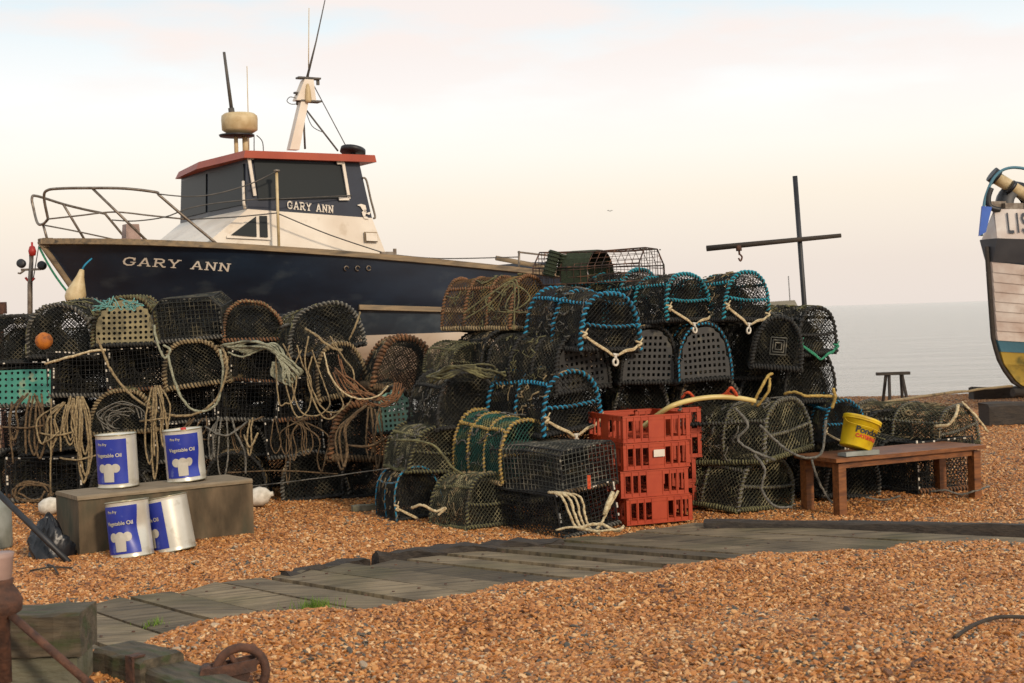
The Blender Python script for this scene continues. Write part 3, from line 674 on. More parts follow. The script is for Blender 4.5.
def K0(kind):
    if kind == 'blue': return parts_arch(kind, .5, .72, .42, 'net_black', 'rope_blue', tie='rope_cream', hook='white_plastic', nh=3, rails=(0, .55), pitch=.042, rr=.013, seed=1), (.5, .72, .42)
    if kind == 'teal': return parts_arch(kind, .5, .72, .4, 'net_black', 'rope_teal', tie='rope_cream', hook='white_plastic', nh=3, rails=(0, .5), pitch=.036, rr=.013, seed=2), (.5, .72, .4)
    if kind == 'perf': return parts_arch(kind, .5, .72, .42, 'net_dark', 'rope_black', end='plate', platem='plate_black', facebar=False, nh=4, rails=(0,), pitch=.03, rr=.012, seed=3), (.5, .72, .42)
    if kind == 'perfblue': return parts_arch(kind, .5, .7, .42, 'net_dark', 'rope_black', corem='rope_blue', end='plate', platem='plate_black', facebar=False, nh=4, rails=(0,), pitch=.035, rr=.012, seed=4), (.5, .7, .42)
    if kind == 'dark': return parts_arch(kind, .52, .68, .4, 'net_dark', 'rope_black', facebar=False, nh=3, rails=(0, .5), rr=.012, seed=5), (.52, .68, .4)
    if kind == 'darkgrey': return parts_arch(kind, .5, .66, .38, 'net_dark', 'rope_grey', facebar=False, nh=3, rails=(0, .45), rr=.012, pitch=.03, seed=6), (.5, .66, .38)
    if kind == 'olive': return parts_arch(kind, .52, .66, .38, 'net_olive', 'rope_olive', facebar=True, nh=3, rails=(0, .5), rr=.011, pitch=.03, wrapbase='rope_olive', cell=.036, seed=7), (.52, .66, .38)
    if kind == 'green': return parts_arch(kind, .54, .72, .42, 'net_green', 'rope_yellow', corem='rope_tan', facebar=True, nh=4, rails=(0, .6), rr=.011, pitch=.03, wrapbase='rope_tan', seed=8, taper=.96), (.54, .72, .42)
    if kind == 'rust': return parts_arch(kind, .5, .75, .42, 'net_rust', 'rope_orange', corem='rope_brown', facebar=False, nh=4, rails=(0, .5), rr=.012, pitch=.026, wrapbase='rope_tan', seed=9, cell=.034), (.5, .75, .42)
    if kind == 'tan': return parts_arch(kind, .52, .6, .4, 'net_dark', 'rope_tan', corem='rope_brown', facebar=False, nh=3, rails=(0,), rr=.015, pitch=.03, wrapbase='rope_tan', seed=10), (.52, .6, .4)
    if kind == 'orangehoop': return parts_arch(kind, .5, .6, .36, 'net_dark', 'rope_orange', corem='rope_tan', facebar=False, nh=3, rails=(0, .5), rr=.014, pitch=.028, wrapbase='rope_orange', seed=12), (.5, .6, .36)
    if kind == 'brownthick': return parts_arch(kind, .55, .5, .5, 'net_dark', 'rope_orange', corem='rope_brown', facebar=False, nh=2, rails=(0,), rr=.022, pitch=.036, wrapbase='rope_brown', seed=13), (.55, .5, .5)
    if kind == 'greyframe': return parts_arch(kind, .6, .78, .4, 'net_olive', 'rope_grey', corem='rope_olive', facebar=True, nh=3, rails=(0, .45), rr=.013, pitch=.03, wrapbase='rope_olive', seed=14, cell=.04), (.6, .78, .4)
    if kind == 'tanplate': return parts_arch(kind, .56, .6, .42, 'net_olive', 'rope_olive', corem='rope_brown', end='plate', platem='plate_tan', rnd=True, facebar=False, nh=3, rails=(0, .5), rr=.014, pitch=.03, seed=15), (.56, .6, .42)
    if kind == 'paleplate': return parts_arch(kind, .42, .5, .4, 'net_grey', 'rope_grey', end='plate', platem='plate_pale', facebar=False, nh=3, rails=(0,), seed=16), (.42, .5, .4)
    if kind == 'squareeye': return parts_arch(kind, .44, .66, .42, 'net_dark', 'rope_black', end='grid', facebar=False, nh=3, rails=(0, .5), rr=.015, pitch=.03, seed=17), (.44, .66, .42)
    if kind == 'greentie': return parts_arch(kind, .46, .74, .38, 'net_dark', 'rope_black', corem='rope_black', facebar=True, tie='rope_green', nh=3, rails=(0, .5), rr=.013, seed=18), (.46, .74, .38)
    if kind == 'bluish': return parts_arch(kind, .52, .7, .38, 'net_black', 'rope_grey', corem='rope_blue', facebar=False, nh=3, rails=(0, .5), rr=.01, pitch=.06, tie='rope_cream', seed=19), (.52, .7, .38)
    if kind == 'wire': return parts_wire(kind, .52, .66, .34, 'wire_black', seed=1), (.52, .66, .34)
    if kind == 'wiretan': return parts_wire(kind, .52, .66, .34, 'wire_black', seed=2, runner='rope_orange'), (.52, .66, .34)
    if kind == 'wiregrey': return parts_wire(kind, .5, .78, .32, 'net_grey', ch=.03, seed=3, runner='rope_brown', r=.0022), (.5, .78, .32)
    if kind == 'wirechamfer': return parts_wire(kind, .58, .6, .36, 'net_dark', ch=.09, seed=4, r=.003), (.58, .6, .36)
    if kind == 'wiretop': return parts_wire(kind, .52, .9, .27, 'wire_rust', ch=.13, seed=5, r=.0026, cell=.055, inner=False, runners=False), (.52, .9, .27)
    if kind == 'wireteal': return parts_wire(kind, .6, .6, .36, 'wire_black', seed=6, panel='plate_teal', ch=.03), (.6, .6, .36)

NAMES = {'wire': 'wire_pot'}
def pot(kind, px, py, Y, yaw, w_, l, h_, label, tilt=0, rollx=0, group=None, name=None):
    parts, dm = K(kind); s_ = (w_/dm[0], l/dm[1], h_/dm[2])
    loc = W(px, py, Y); floor = float(hfun(loc.x, loc.y))+.01
    if loc.z < floor+.04: loc.z = floor
    return place(name or ('wire_pot' if kind.startswith('wire') else 'lobster_pot'), parts, loc, yaw, tilt, label, dm[1], group=group, scale=s_, rollx=rollx)

POTS = [
 # right-hand / central pile
 ('bluish', 422, 519, 10.6, 26, .4, .42, .36, 'black netted pot with faint blue bands, bottom left of the central pile'),
 ('olive', 495, 527, 10.1, 34, .46, .5, .37, 'olive netted pot on the shingle just left of the wire pots'),
 ('wire', 592, 534, 9.7, 34, .5, .78, .31, 'black wire box pot standing on the shingle directly left of the red crates'),
 ('wiregrey', 591, 489, 9.73, 34, .49, .78, .3, 'grey wire mesh pot on top of the black wire box pot beside the red crates'),
 ('olive', 440, 473, 10.6, 26, .5, .5, .34, 'olive green pot with pale rope knots, second up, left end of central pile'),
 ('green', 532, 478, 10.25, 33, .54, .62, .43, 'green netted barrel pot with yellow tan hoops behind the grey wire pot'),
 ('dark', 470, 428, 10.7, 28, .54, .5, .4, 'dark netted pot directly left of the lowest blue roped pot'),
 ('blue', 573, 431, 10.3, 32, .52, .72, .42, 'lowest blue roped pot with white hook, above the grey wire pot'),
 ('darkgrey', 642, 425, 10.7, 8, .42, .6, .36, 'small dark round ended pot right behind the red crates'),
 ('darkgrey', 712, 425, 10.7, 8, .5, .6, .38, 'dark pot with orange knots beneath the yellow hose'),
 ('dark', 765, 425, 10.9, 20, .5, .6, .42, 'dark pot with a yellow rope tail, right of the orange knotted one'),
 ('olive', 474, 377, 11.0, 28, .44, .46, .25, 'flat brown green pot just beneath the rusty orange pot'),
 ('dark', 508, 373, 10.9, 25, .44, .6, .33, 'dark pot squeezed between the flat brown green pot and the perforated black pots'),
 ('perf', 584, 391, 10.4, 38, .55, .76, .43, 'black pot with perforated end, leftmost of the three and seen from its side'),
 ('perf', 648, 384, 10.55, 8, .42, .66, .42, 'black pot with perforated pointed end, middle one of the three'),
 ('perfblue', 706, 381, 10.55, 14, .42, .66, .42, 'black pot with perforated end and a blue hoop, right one of the three'),
 ('dark', 752, 380, 10.85, 20, .48, .6, .44, 'dark netted pot right of the perforated pot with the blue hoop'),
 ('squareeye', 776, 369, 10.55, -8, .36, .6, .37, 'dark narrow pot with a square grid eye in its end'),
 ('dark', 810, 403, 10.9, 24, .46, .66, .42, 'dark netted pot at the right edge under the green tied one'),
 ('rust', 528, 331, 11.0, 46, .44, .72, .41, 'rusty orange netted pot in front of the blue boat stern'),
 ('blue', 611, 351, 10.3, 35, .54, .72, .43, 'large blue roped pot facing the camera with white hook, topmost left in its row'),
 ('teal', 690, 321, 10.55, 38, .46, .72, .36, 'teal roped pot in the middle of the top row of roped pots'),
 ('teal', 640, 316, 11.05, 38, .46, .72, .36, 'teal roped pot wedged behind the large blue roped pot and the middle one'),
 ('teal', 746, 321, 10.6, 30, .42, .66, .36, 'teal roped pot at the right end of the top row, sky showing through'),
 ('greentie', 817, 355, 10.8, 35, .44, .7, .345, 'dark netted pot tied with green rope, highest at the right edge, sea behind it'),
 ('greyframe', 790, 455, 10.45, 42, .58, .76, .4, 'long pot with grey tan rope frame, upper one right of the red crates'),
 ('greyframe', 765, 507, 10.5, 38, .58, .74, .38, 'long pot with grey tan rope frame, lower one right of the red crates'),
 ('darkgrey', 852, 503, 10.9, 28, .54, .66, .38, 'dark weedy pot on the shingle under the left half of the bench'),
 ('blue', 845, 441, 10.8, 14, .34, .5, .31, 'small blue roped pot behind the yellow bucket'),
 ('greyframe', 960, 449, 11.35, 42, .56, .86, .36, 'long low pot with rope hoop behind the bench, upper one at the right end'),
 ('wiretan', 948, 497, 11.1, 30, .6, .66, .4, 'dark wire pot under the right half of the bench'),
 ('dark', 898, 500, 11.3, 22, .56, .66, .4, 'dark netted pot on the shingle behind the middle of the bench'),
 ('dark', 888, 452, 11.6, 30, .56, .66, .34, 'dark netted pot right behind the yellow bucket, left of the long low pot'),
 # left pile
 ('dark', 14, 363, 12.4, 10, .56, .6, .42, 'dark netted pot in the top row at the left edge of the photo'),
 ('darkgrey', 62, 358, 12.3, -8, .62, .6, .46, 'tangled dark pot with an orange float in its side, top row'),
 ('tanplate', 125, 346, 12.2, 6, .55, .6, .42, 'round pot with tan perforated end and teal twine on top'),
 ('wirechamfer', 189, 341, 12.2, 2, .58, .6, .37, 'dark wire pot with sloping shoulders in the top row'),
 ('orangehoop', 255, 341, 12.25, 8, .52, .6, .33, 'pot bound with orange tan rope in the top row, right of the sloping shouldered one'),
 ('darkgrey', 329, 352, 12.1, 24, .66, .7, .41, 'big sagging dark pot with two tan rope straps, right end of the top row'),
 ('wireteal', 18, 407, 12.2, 4, .6, .6, .38, 'wire pot with a teal perforated panel at the left edge'),
 ('wire', 80, 397, 12.25, 4, .52, .6, .38, 'black wire box pot between the teal panel and the long draped rope'),
 ('wiretan', 138, 391, 12.25, 2, .5, .6, .38, 'black wire box pot below the tan perforated one'),
 ('tan', 198, 386, 12.15, 4, .54, .6, .4, 'dark pot with a tan rope arch, below the sloping shouldered pot'),
 ('wiretan', 256, 382, 12.3, 6, .44, .6, .31, 'small black wire pot under the pale green rope coil'),
 ('tan', 345, 396, 12.0, 22, .44, .5, .44, 'upright round pot with a tan rope hoop below the sagging dark pot'),
 ('brownthick', 400, 393, 11.8, 20, .48, .45, .47, 'pot with a thick brown rope hoop standing up against the boat'),
 ('paleplate', 396, 433, 11.7, 12, .34, .4, .38, 'pot with a pale green perforated end'),
 ('dark', 55, 452, 12.3, 2, .6, .6, .38, 'dark pot hung with rope below the wire pot with the teal panel'),
 ('tan', 121, 434, 12.1, 2, .54, .5, .36, 'tan arched pot holding a coil of grey rope, behind the upright tins'),
 ('wire', 188, 423, 12.25, 3, .48, .6, .31, 'black wire box pot directly below the dark pot with the tan arch'),
 ('wire', 247, 421, 12.2, 2, .5, .6, .33, 'wide black wire box pot in the middle of the left pile, under the coil'),
 ('wiretan', 305, 420, 12.1, 8, .44, .6, .36, 'black wire pot edged in tan rope right below the pale green coil'),
 ('brownthick', 364, 460, 11.9, 14, .56, .5, .46, 'low pot with thick brown rope frame below the pale green perforated pot'),
 ('wire', 45, 500, 12.2, 2, .62, .6, .38, 'black wire pot at the foot of the pile, left of the wooden block'),
 ('dark', 120, 475, 12.3, 3, .56, .6, .38, 'dark pot hidden behind the upright tins'),
 ('wire', 186, 461, 12.25, 0, .48, .6, .33, 'black wire pot right behind the tin with the dented corner'),
 ('wire', 297, 457, 12.1, 2, .48, .6, .34, 'black wire box pot with pale corner clips, low in the left pile'),
 ('dark', 236, 498, 12.1, 4, .52, .6, .4, 'diamond netted pot on the shingle just right of the wooden block'),
 ('darkgrey', 317, 497, 12.05, 6, .56, .6, .39, 'dark arched pot on the shingle below the wire pot with the corner clips'),
 ('dark', 368, 493, 12.1, 16, .42, .5, .34, 'small dark pot on the shingle at the right foot of the left pile'),
 ('dark', 120, 505, 12.2, 0, .5, .6, .3, 'dark pot on the shingle hidden behind the wooden block'),
 ('darkgrey', 242, 458, 12.3, 2, .46, .6, .33, 'dark pot hung with a long tan rope loop, above the diamond netted one'),
]
TJ = random.Random(3); cnt = {}
for (k, px, py, Y, yaw, w_, l, h_, lab) in POTS:
    tl = TJ.uniform(-6.5, 6.5)
    if 'sagging' in lab: tl = -9
    if 'thick brown rope hoop' in lab: tl = 14
    g = 'lobster pots stacked on the shingle'
    cnt[k] = cnt.get(k, -1)+1; k = k+'#%d' % (cnt[k] % 4)
    pot(k, px, py, Y, yaw+TJ.uniform(-3, 3), w_, l, h_, lab, tilt=tl, rollx=TJ.uniform(-4, 4), group=g)
# second row behind (what shows dark through the nets)
BK = 'dark lobster pot wedged in the second row behind the front pots of a pile'
for (px, py, Y, k) in [(20, 495, 13.0, 'dark'), (85, 490, 13.0, 'wire'), (150, 492, 13.0, 'dark'), (215, 490, 13.0, 'dark'), (275, 490, 13.0, 'wire'), (335, 488, 13.0, 'dark'),
                       (30, 450, 13.0, 'wire'), (95, 450, 13.0, 'dark'), (155, 448, 13.0, 'wire'), (220, 448, 13.0, 'wire'), (280, 448, 13.0, 'dark'), (338, 445, 13.0, 'wire'),
                       (30, 405, 13.0, 'dark'), (92, 405, 13.0, 'wire'), (155, 403, 13.0, 'dark'), (220, 403, 13.0, 'wire'), (280, 400, 13.0, 'dark'), (335, 400, 12.9, 'dark'),
                       (30, 372, 13.0, 'dark'), (100, 368, 13.0, 'wire'), (160, 366, 13.0, 'wire'), (225, 366, 13.0, 'dark'), (285, 366, 13.0, 'wire'),
                       (420, 512, 11.5, 'dark'), (490, 510, 11.2, 'dark'), (560, 510, 11.2, 'wire'), (630, 508, 11.3, 'dark'), (700, 505, 11.4, 'dark'), (770, 500, 11.4, 'wire'), (830, 498, 11.6, 'dark'),
                       (430, 465, 11.5, 'dark'), (500, 462, 11.3, 'dark'), (575, 462, 11.2, 'dark'), (640, 460, 11.4, 'wire'), (705, 460, 11.5, 'dark'), (770, 450, 11.6, 'dark'), (830, 450, 11.7, 'dark'),
                       (480, 420, 11.5, 'dark'), (545, 420, 11.3, 'wire'), (610, 418, 11.3, 'dark'), (672, 418, 11.5, 'dark'), (735, 418, 11.6, 'wire'), (795, 405, 11.7, 'dark'),
                       (545, 375, 11.4, 'dark'), (615, 372, 11.3, 'dark'), (675, 372, 11.5, 'dark'), (735, 372, 11.6, 'dark'), (790, 366, 11.5, 'dark'),
                       (590, 330, 11.2, 'dark'), (660, 335, 11.6, 'dark'), (725, 333, 11.6, 'dark')]:
    dm = K(k)[1]
    pot(k, px, py, Y, TJ.uniform(-6, 14), .56, .62, .38, BK, tilt=TJ.uniform(-3, 3), group='second row pots')
# wire trap on top
tr = pot('wiretop', 652, 281, 10.9, 62, .5, .9, .25, 'open rusty wire trap on top of the pile with green twine wound round it', tilt=0, group='lobster pots stacked on the shingle')
tw = MB()
P = prof_arch(.53, .275, 14)
for k in range(60):
    y = -.02+.22*k/60.; z0 = .0
    tw.segs([(p[0], y, p[1]+.004) for p in P[:-1]], [(p[0], y+.002, p[1]+.004) for p in P[1:]], .0045, 4)
o = tw.obj('twine_wrap', 'twine_green', tr); 
# green float-like rolls left of it
for k, (px, py, Y, ln, rr_, an) in enumerate([(548, 276, 11.0, .2, .045, 18), (560, 276, 11.05, .17, .03, 10)]):
    s = MB(); rm = roty(R(an)); s.lathe([(0, 0), (rr_, .0), (rr_*1.05, ln*.3), (rr_*.95, ln*.6), (rr_, ln), (0, ln)], 14, rot=rm)
    for q in range(7): s.tube([tuple(rm@np.array((rr_*1.08*math.cos(a), rr_*1.08*math.sin(a), ln*(q+.5)/7))) for a in np.linspace(0, 6.28, 12)], .006, 4)
    o = s.obj('twine_roll', 'twine_green'); o.location = W(px, py, Y); tag(o, ['thick dark roll of green twine upright left of the wire trap', 'thin dark roll of green twine upright beside the thick roll'][k], 'twine roll', 'twine rolls')

# ------------------------------------------------------------------ ropes
def ropeobj(name, label, strands, r, m, cat='rope', group='ropes draped on the pots', twist=True):
    s = MB(); first = None
    for st in strands:
        P = smoothpath([W(*p) if not isinstance(p, Vector) else p for p in st], 7)
        if first is None: first = P[0].copy()
        n_ = len(P); kj = 0 if name == 'hose' else 1; jj = rng.normal(0, r*.16, (n_, 3))*kj; P = [tuple(np.array(q-first)+jj[k_]) for k_, q in enumerate(P)]
        s.tube(P, r*(1+kj*rng.uniform(-.16, .16, n_))*rng.uniform(.8, 1.1), 7)
    o = s.obj(name, m); o.location = first; tag(o, label, cat, group); return o
YL = 11.75
def loop(cx, cy, w_, h_, Y=YL, a0=-200, a1=20, tilt=0, n=9, jit=2, seed=0):
    rg = random.Random(seed); o = []
    for k in range(n):
        a = R(a0+(a1-a0)*k/(n-1)); x = cx+w_*math.cos(a)+rg.uniform(-jit, jit); y = cy-h_*math.sin(a)+rg.uniform(-jit, jit)
        o.append((x, y, Y+rg.uniform(-.05, .05)))
    return o
ropeobj('rope', 'long tan rope draped in a wide U from the tan perforated pot to the right', [[(97, 338, 11.75), (103, 352, YL), (112, 372, YL), (128, 392, YL), (148, 407, YL), (170, 415, YL), (195, 414, YL), (214, 402, YL), (224, 382, YL), (227, 362, YL), (221, 345, 11.8)]], .0135, 'rope_tan')
ropeobj('rope', 'grey green rope falling from the sloping shouldered pot beside the long tan one', [[(154, 325, 11.8), (158, 345, YL), (165, 358, YL), (170, 350, YL), (163, 345, YL)], [(168, 355, YL), (174, 380, YL), (183, 400, YL), (196, 411, YL), (212, 408, YL), (220, 395, YL), (223, 370, YL), (220, 350, YL)]], .011, 'rope_pale_green')
cs = []
rg_ = random.Random(4)
for k in range(12):
    d = k*3.0
    cs.append([(222+d*.8, 345+d*.3, YL), (245+d, 342+rg_.uniform(-2, 5), 11.7), (268+d*.6, 345+d*.7, 11.65), (290+rg_.uniform(-8, 6), 358+d*.8, 11.65), (303-d*.4, 372+d*.4, 11.7), (285-d*.4, 372+d*.1, 11.72), (276+rg_.uniform(-5, 5), 362, 11.7)])
cs.append([(228, 352, YL), (242, 357, YL), (256, 351, YL), (270, 345, YL)])
ropeobj('rope_coil', 'thick pale green rope coil slung over the left pile', cs, .009, 'rope_pale_green')
hl = []
for (cx, cy, ww, hh) in [(297, 385, 18, 40), (312, 388, 22, 38), (325, 392, 20, 36), (330, 380, 30, 44), (283, 380, 14, 36)]:
    j_ = lambda a=4: rg_.uniform(-a, a)
    hl.append([(cx-ww*.6+j_(), cy-hh, 11.7), (cx-ww*.75+j_(), cy-hh*.3, 11.68), (cx-ww*.4+j_(), cy+hh*.55+j_(), 11.66), (cx+ww*.2, cy+hh*.8+j_(6), 11.66), (cx+ww*.75+j_(), cy+hh*.5+j_(), 11.66), (cx+ww*.8+j_(), cy+j_(8), 11.68), (cx+ww*.4+j_(), cy-hh*.5, 11.7), (cx, cy-hh, 11.7)])
ropeobj('rope_loops', 'cream and tan rope loops hanging below the pale green coil', hl, .0072, 'rope_tan')
hl = []
for k in range(11):
    e = rg_.uniform(-3, 3)
    hl.append([(338+rg_.uniform(-5, 5), 362+rg_.uniform(-8, 12), 11.7), (350+rg_.uniform(-6, 6), 382+rg_.uniform(-4, 12), 11.62), (370+e, 394+rg_.uniform(-2, 16), 11.58), (390+rg_.uniform(-4, 4), 393+rg_.uniform(-3, 13), 11.55), (400+rg_.uniform(-6, 6), 385+rg_.uniform(-3, 8), 11.6)])
ropeobj('rope_bundle', 'orange tan rope bundle swept below the upright round pot', hl, .0065, 'rope_orange')
ropeobj('rope', 'cream rope running down from the upright round pot', [[(324, 352, 11.5), (330, 375, 11.5), (343, 392, 11.5), (360, 399, 11.5), (378, 396, 11.5), (388, 386, 11.5)]], .008, 'rope_cream')
ropeobj('rope_strap', 'tan rope strap lying diagonally on the sagging dark pot', [[(305, 328, 11.75), (318, 337, 11.7), (332, 348, 11.7), (342, 350, 11.72)]], .012, 'rope_tan')
ropeobj('rope_strap', 'tan rope strap standing up at the right side of the sagging dark pot', [[(360, 312, 11.75), (356, 325, 11.7), (349, 340, 11.72)]], .01, 'rope_tan')
def hang(label, xs_, y0, y1, Y, m, r=.008, wob=5, seed=1, loops=True):
    rg = random.Random(seed); S = []; xa, xb = min(xs_), max(xs_); sp_ = max(3, xb-xa)
    knots = [(rg.uniform(xa, xb), y0+rg.uniform(-5, 5)) for _ in range(max(1, len(xs_)//2))]
    for x in xs_:
        kx, ky = rg.choice(knots); kx = kx*.6+x*.4; L_ = (y1-y0)*rg.uniform(.55, 1.08)
        if not loops:
            S.append([(x+rg.uniform(-1, 1), ky+L_*k/4, Y+rg.uniform(-.02, .02)) for k in range(5)]); continue
        for q in range(rg.choice([1, 1, 2])):
            xw = rg.uniform(4, 11); x2 = x+rg.uniform(-.3, .3)*sp_; e = ky+L_*rg.uniform(.7, 1.0)
            if rg.random() < .65:
                S.append([(kx, ky, Y+.03), (x2-xw*.4, ky+(e-ky)*.35, Y+rg.uniform(-.05, .02)), (x2-xw*.5, ky+(e-ky)*.75, Y), (x2, e, Y-.02), (x2+xw*.5, ky+(e-ky)*.72, Y), (x2+xw*.35+rg.uniform(-3, 3), ky+(e-ky)*.3, Y), (kx+rg.uniform(0, 6), ky-2, Y+.04)])
            else:
                S.append([(kx+rg.uniform(-2, 2), ky, Y+.02), (kx*.5+x2*.5+rg.uniform(-2, 2), ky+(e-ky)*.3, Y), (x2+rg.uniform(-2, 2), ky+(e-ky)*.65, Y-.02), (x2+rg.uniform(-3, 3), e+4, Y-.02)])
    for q in range(max(1, len(xs_)//3)):
        yy = y0+rg.uniform(.1, .8)*(y1-y0); S.append([(xa-6, yy+rg.uniform(-8, 8), Y+.02), ((xa+xb)/2, yy+rg.uniform(0, 9), Y-.04), (xb+8, yy+rg.uniform(-8, 8), Y+.02)])
    return ropeobj('rope_tangle', label, S, r, m, group='ropes draped on the pots')
hang('brown rope tangle hanging at the far left below the teal panel', [8, 16, 24, 33, 42], 398, 462, 11.75, 'rope_brown', .009, 6, 1)
hang('tan rope tangle hanging between the teal panel and the upright tin', [46, 54, 62, 70], 400, 455, 11.7, 'rope_tan', .008, 5, 2)
hang('thin tan rope hanging straight down left of the wooden block', [51], 398, 500, 11.65, 'rope_tan', .007, 1, 3, False)
hang('dense tan rope tangle hanging just left of the upright tin on the block', [66, 72, 78, 84, 89], 402, 492, 11.7, 'rope_tan', .0085, 5, 4)
hang('orange brown rope tangle falling between the two upright tins', [146, 151, 156, 161], 385, 490, 11.7, 'rope_tan', .009, 5, 5)
hang('thin brown rope lengths hanging above the tin with the dented corner', [176, 186, 207], 415, 445, 11.75, 'rope_brown', .007, 4, 6)
hang('long tan rope loop hanging over the diamond netted pot', [250], 415, 470, 11.65, 'rope_tan', .009, 2, 8)
hang('grey brown ropes hanging right of the tin with the dented corner', [211, 216, 240], 420, 485, 11.7, 'rope_grey', .0085, 4, 9)
hang('brown rope tangle on the low pot with the thick frame', [352, 362, 378, 388], 410, 485, 11.45, 'rope_brown', .009, 6, 10)
hang('thin dark rope tangle around the black pots in the middle of the left pile', [232, 270, 285, 305, 330], 418, 482, 11.75, 'rope_brown', .006, 5, 11)
ropeobj('rope_coil', 'coil of grey rope stuffed into the tan arched pot', [[(121+rg_.uniform(-4, 4)+22*math.cos(a)*(1-.06*k), 417+rg_.uniform(-3, 3)-15*math.sin(a)*(1-.07*k)+k*.9, 11.7+.01*k) for a in np.linspace(-.3+k*.25, 3.5+k*.2, 6)] for k in range(9)], .0055, 'rope_grey')
ropeobj('rope_coil', 'brown rope coil lying at the foot of the pile left of the block', [[(33+rg_.uniform(-3, 3)+20*math.cos(a)*(1-.1*k), 492+rg_.uniform(-2, 2)-10*math.sin(a)*(1-.1*k), 11.6) for a in np.linspace(0, 6.2, 11)] for k in range(4)], .008, 'rope_brown')
tg = []
for k in range(16):
    x = 100+rg_.uniform(0, 38); tg.append([(x, 300+rg_.uniform(-2, 10), 11.95), (x+rg_.uniform(-10, 10), 296+rg_.uniform(0, 8), 11.85), (x+rg_.uniform(-14, 14), 302+rg_.uniform(0, 9), 11.8), (x+rg_.uniform(-14, 14), 306, 11.8)])
ropeobj('twine_tangle', 'teal twine tangle on top of the tan perforated pot', tg, .0045, 'twine_teal', 'twine')
ropeobj('rope', 'thin pale rope lying across the tops below the tangled dark pot', [[(45, 364, 11.8), (70, 357, 11.75), (92, 351, 11.75), (106, 350, 11.75)]], .011, 'rope_cream')
ropeobj('guy_line', 'thin grey line stretched low across the front of the left pile', [[(245, 487, 11.2), (320, 478, 11.0), (390, 468, 10.7)]], .004, 'rope_grey', 'line')
ropeobj('rope', 'pale rope looped over the green netted barrel pots left end', [[(395, 440, 10.25), (418, 441, 10.15), (436, 447, 10.1), (450, 465, 10.1), (462, 474, 10.15)]], .009, 'rope_olive')
ropeobj('rope', 'cream rope knot lying on the bottom left corner pot of the central pile', [[(412, 508, 10.15), (422, 505, 10.1), (435, 511, 10.1), (446, 508, 10.1), (438, 515, 10.1)]], .01, 'rope_cream')
ropeobj('rope_bundle', 'grey green rope bundle wedged under the rusty orange pot', [[(432+rg_.uniform(-6, 6), 377+rg_.uniform(-4, 6), 10.5), (450+rg_.uniform(-5, 5), 371+rg_.uniform(-5, 7), 10.4), (470+rg_.uniform(-6, 6), 366+rg_.uniform(-5, 7), 10.4), (488+rg_.uniform(-6, 6), 370+rg_.uniform(-6, 8), 10.4), (498+rg_.uniform(-10, 8), 374+rg_.uniform(-5, 8), 10.5)] for k in range(9)], .008, 'rope_olive')
ropeobj('rope_bundle', 'yellow brown rope strands trailing over the rusty orange pot', [[(475+rg_.uniform(-20, 25), 320+rg_.uniform(-12, 8), 10.5), (490+rg_.uniform(-14, 14), 300+rg_.uniform(-10, 8), 10.45), (508+rg_.uniform(-12, 14), 285+rg_.uniform(-6, 8), 10.45), (520+rg_.uniform(-16, 14), 302+rg_.uniform(-8, 10), 10.4), (512+rg_.uniform(-20, 20), 325+rg_.uniform(-14, 6), 10.4)] for k in range(4)], .0055, 'rope_olive')
# tails on the wire pots
tl_ = []
for k in range(4): tl_.append([(548+k*3, 492, 9.5), (562+k*6, 497, 9.42), (570+k*5, 515, 9.4), (578+k*4, 528, 9.38), (600, 531+k, 9.36)])
tl_ += [[(618, 491, 9.5), (609, 508, 9.42), (602, 522, 9.4), (596, 530, 9.38)], [(556, 530, 9.3), (575, 527, 9.28), (595, 531, 9.25), (622, 529, 9.25)], [(578, 528, 9.3), (600, 524, 9.3), (616, 531, 9.28), (624, 526, 9.3)]]
ropeobj('rope_tails', 'cream rope tails and knots hanging at the foot of the black wire box pot', tl_, .0095, 'rope_cream')
s = MB(); a_ = W(613, 492, 9.46); b_ = W(604, 515, 9.38)
s.tube([tuple(a_-a_), tuple((a_.lerp(b_, .5))-a_), tuple(b_-a_)], [.014, .019, .012], 8); o = s.obj('rope_knot', 'rope_cream'); o.location = a_; tag(o, 'thick cream rope knot on the right corner of the black wire box pot', 'rope')
s = MB(); s.box((0, 0, 0), (.022, .02, .09)); o = s.obj('pot_tag', 'rope_red'); o.location = W(589, 482, 9.5); tag(o, 'small orange tag hanging on the grey wire mesh pot', 'tag')
ropeobj('rope', 'tangled tan and white rope lying over the long pots right of the crates', [[(735, 408, 10.1), (748, 425, 10.05), (738, 440, 10.05), (755, 452, 10.0), (775, 460, 10.0)], [(760, 425, 9.95), (775, 440, 9.95), (790, 452, 9.9), (808, 458, 9.9), (822, 452, 9.9), (826, 420, 9.95)], [(755, 455, 10.0), (765, 470, 9.95), (762, 490, 9.95), (775, 506, 9.9), (792, 507, 9.9)], [(812, 460, 10.2), (818, 480, 10.2), (830, 500, 10.2), (840, 504, 10.1)]], .009, 'rope_grey')
ropeobj('rope', 'orange twine knots on the dark pot beneath the yellow hose', [[(682, 398, 10.2), (688, 392, 10.15), (694, 400, 10.2), (684, 404, 10.2)], [(724, 396, 10.2), (731, 388, 10.15), (737, 397, 10.2), (728, 393, 10.2)], [(690, 400, 10.2), (710, 397, 10.15), (728, 395, 10.2)]], .011, 'rope_red')
ropeobj('rope', 'yellow rope tail rising over the dark pot right of the yellow hose', [[(752, 405, 10.3), (760, 390, 10.25), (768, 376, 10.3), (772, 374, 10.35)], [(757, 406, 10.3), (768, 392, 10.25), (770, 378, 10.3)]], .011, 'rope_yellow')
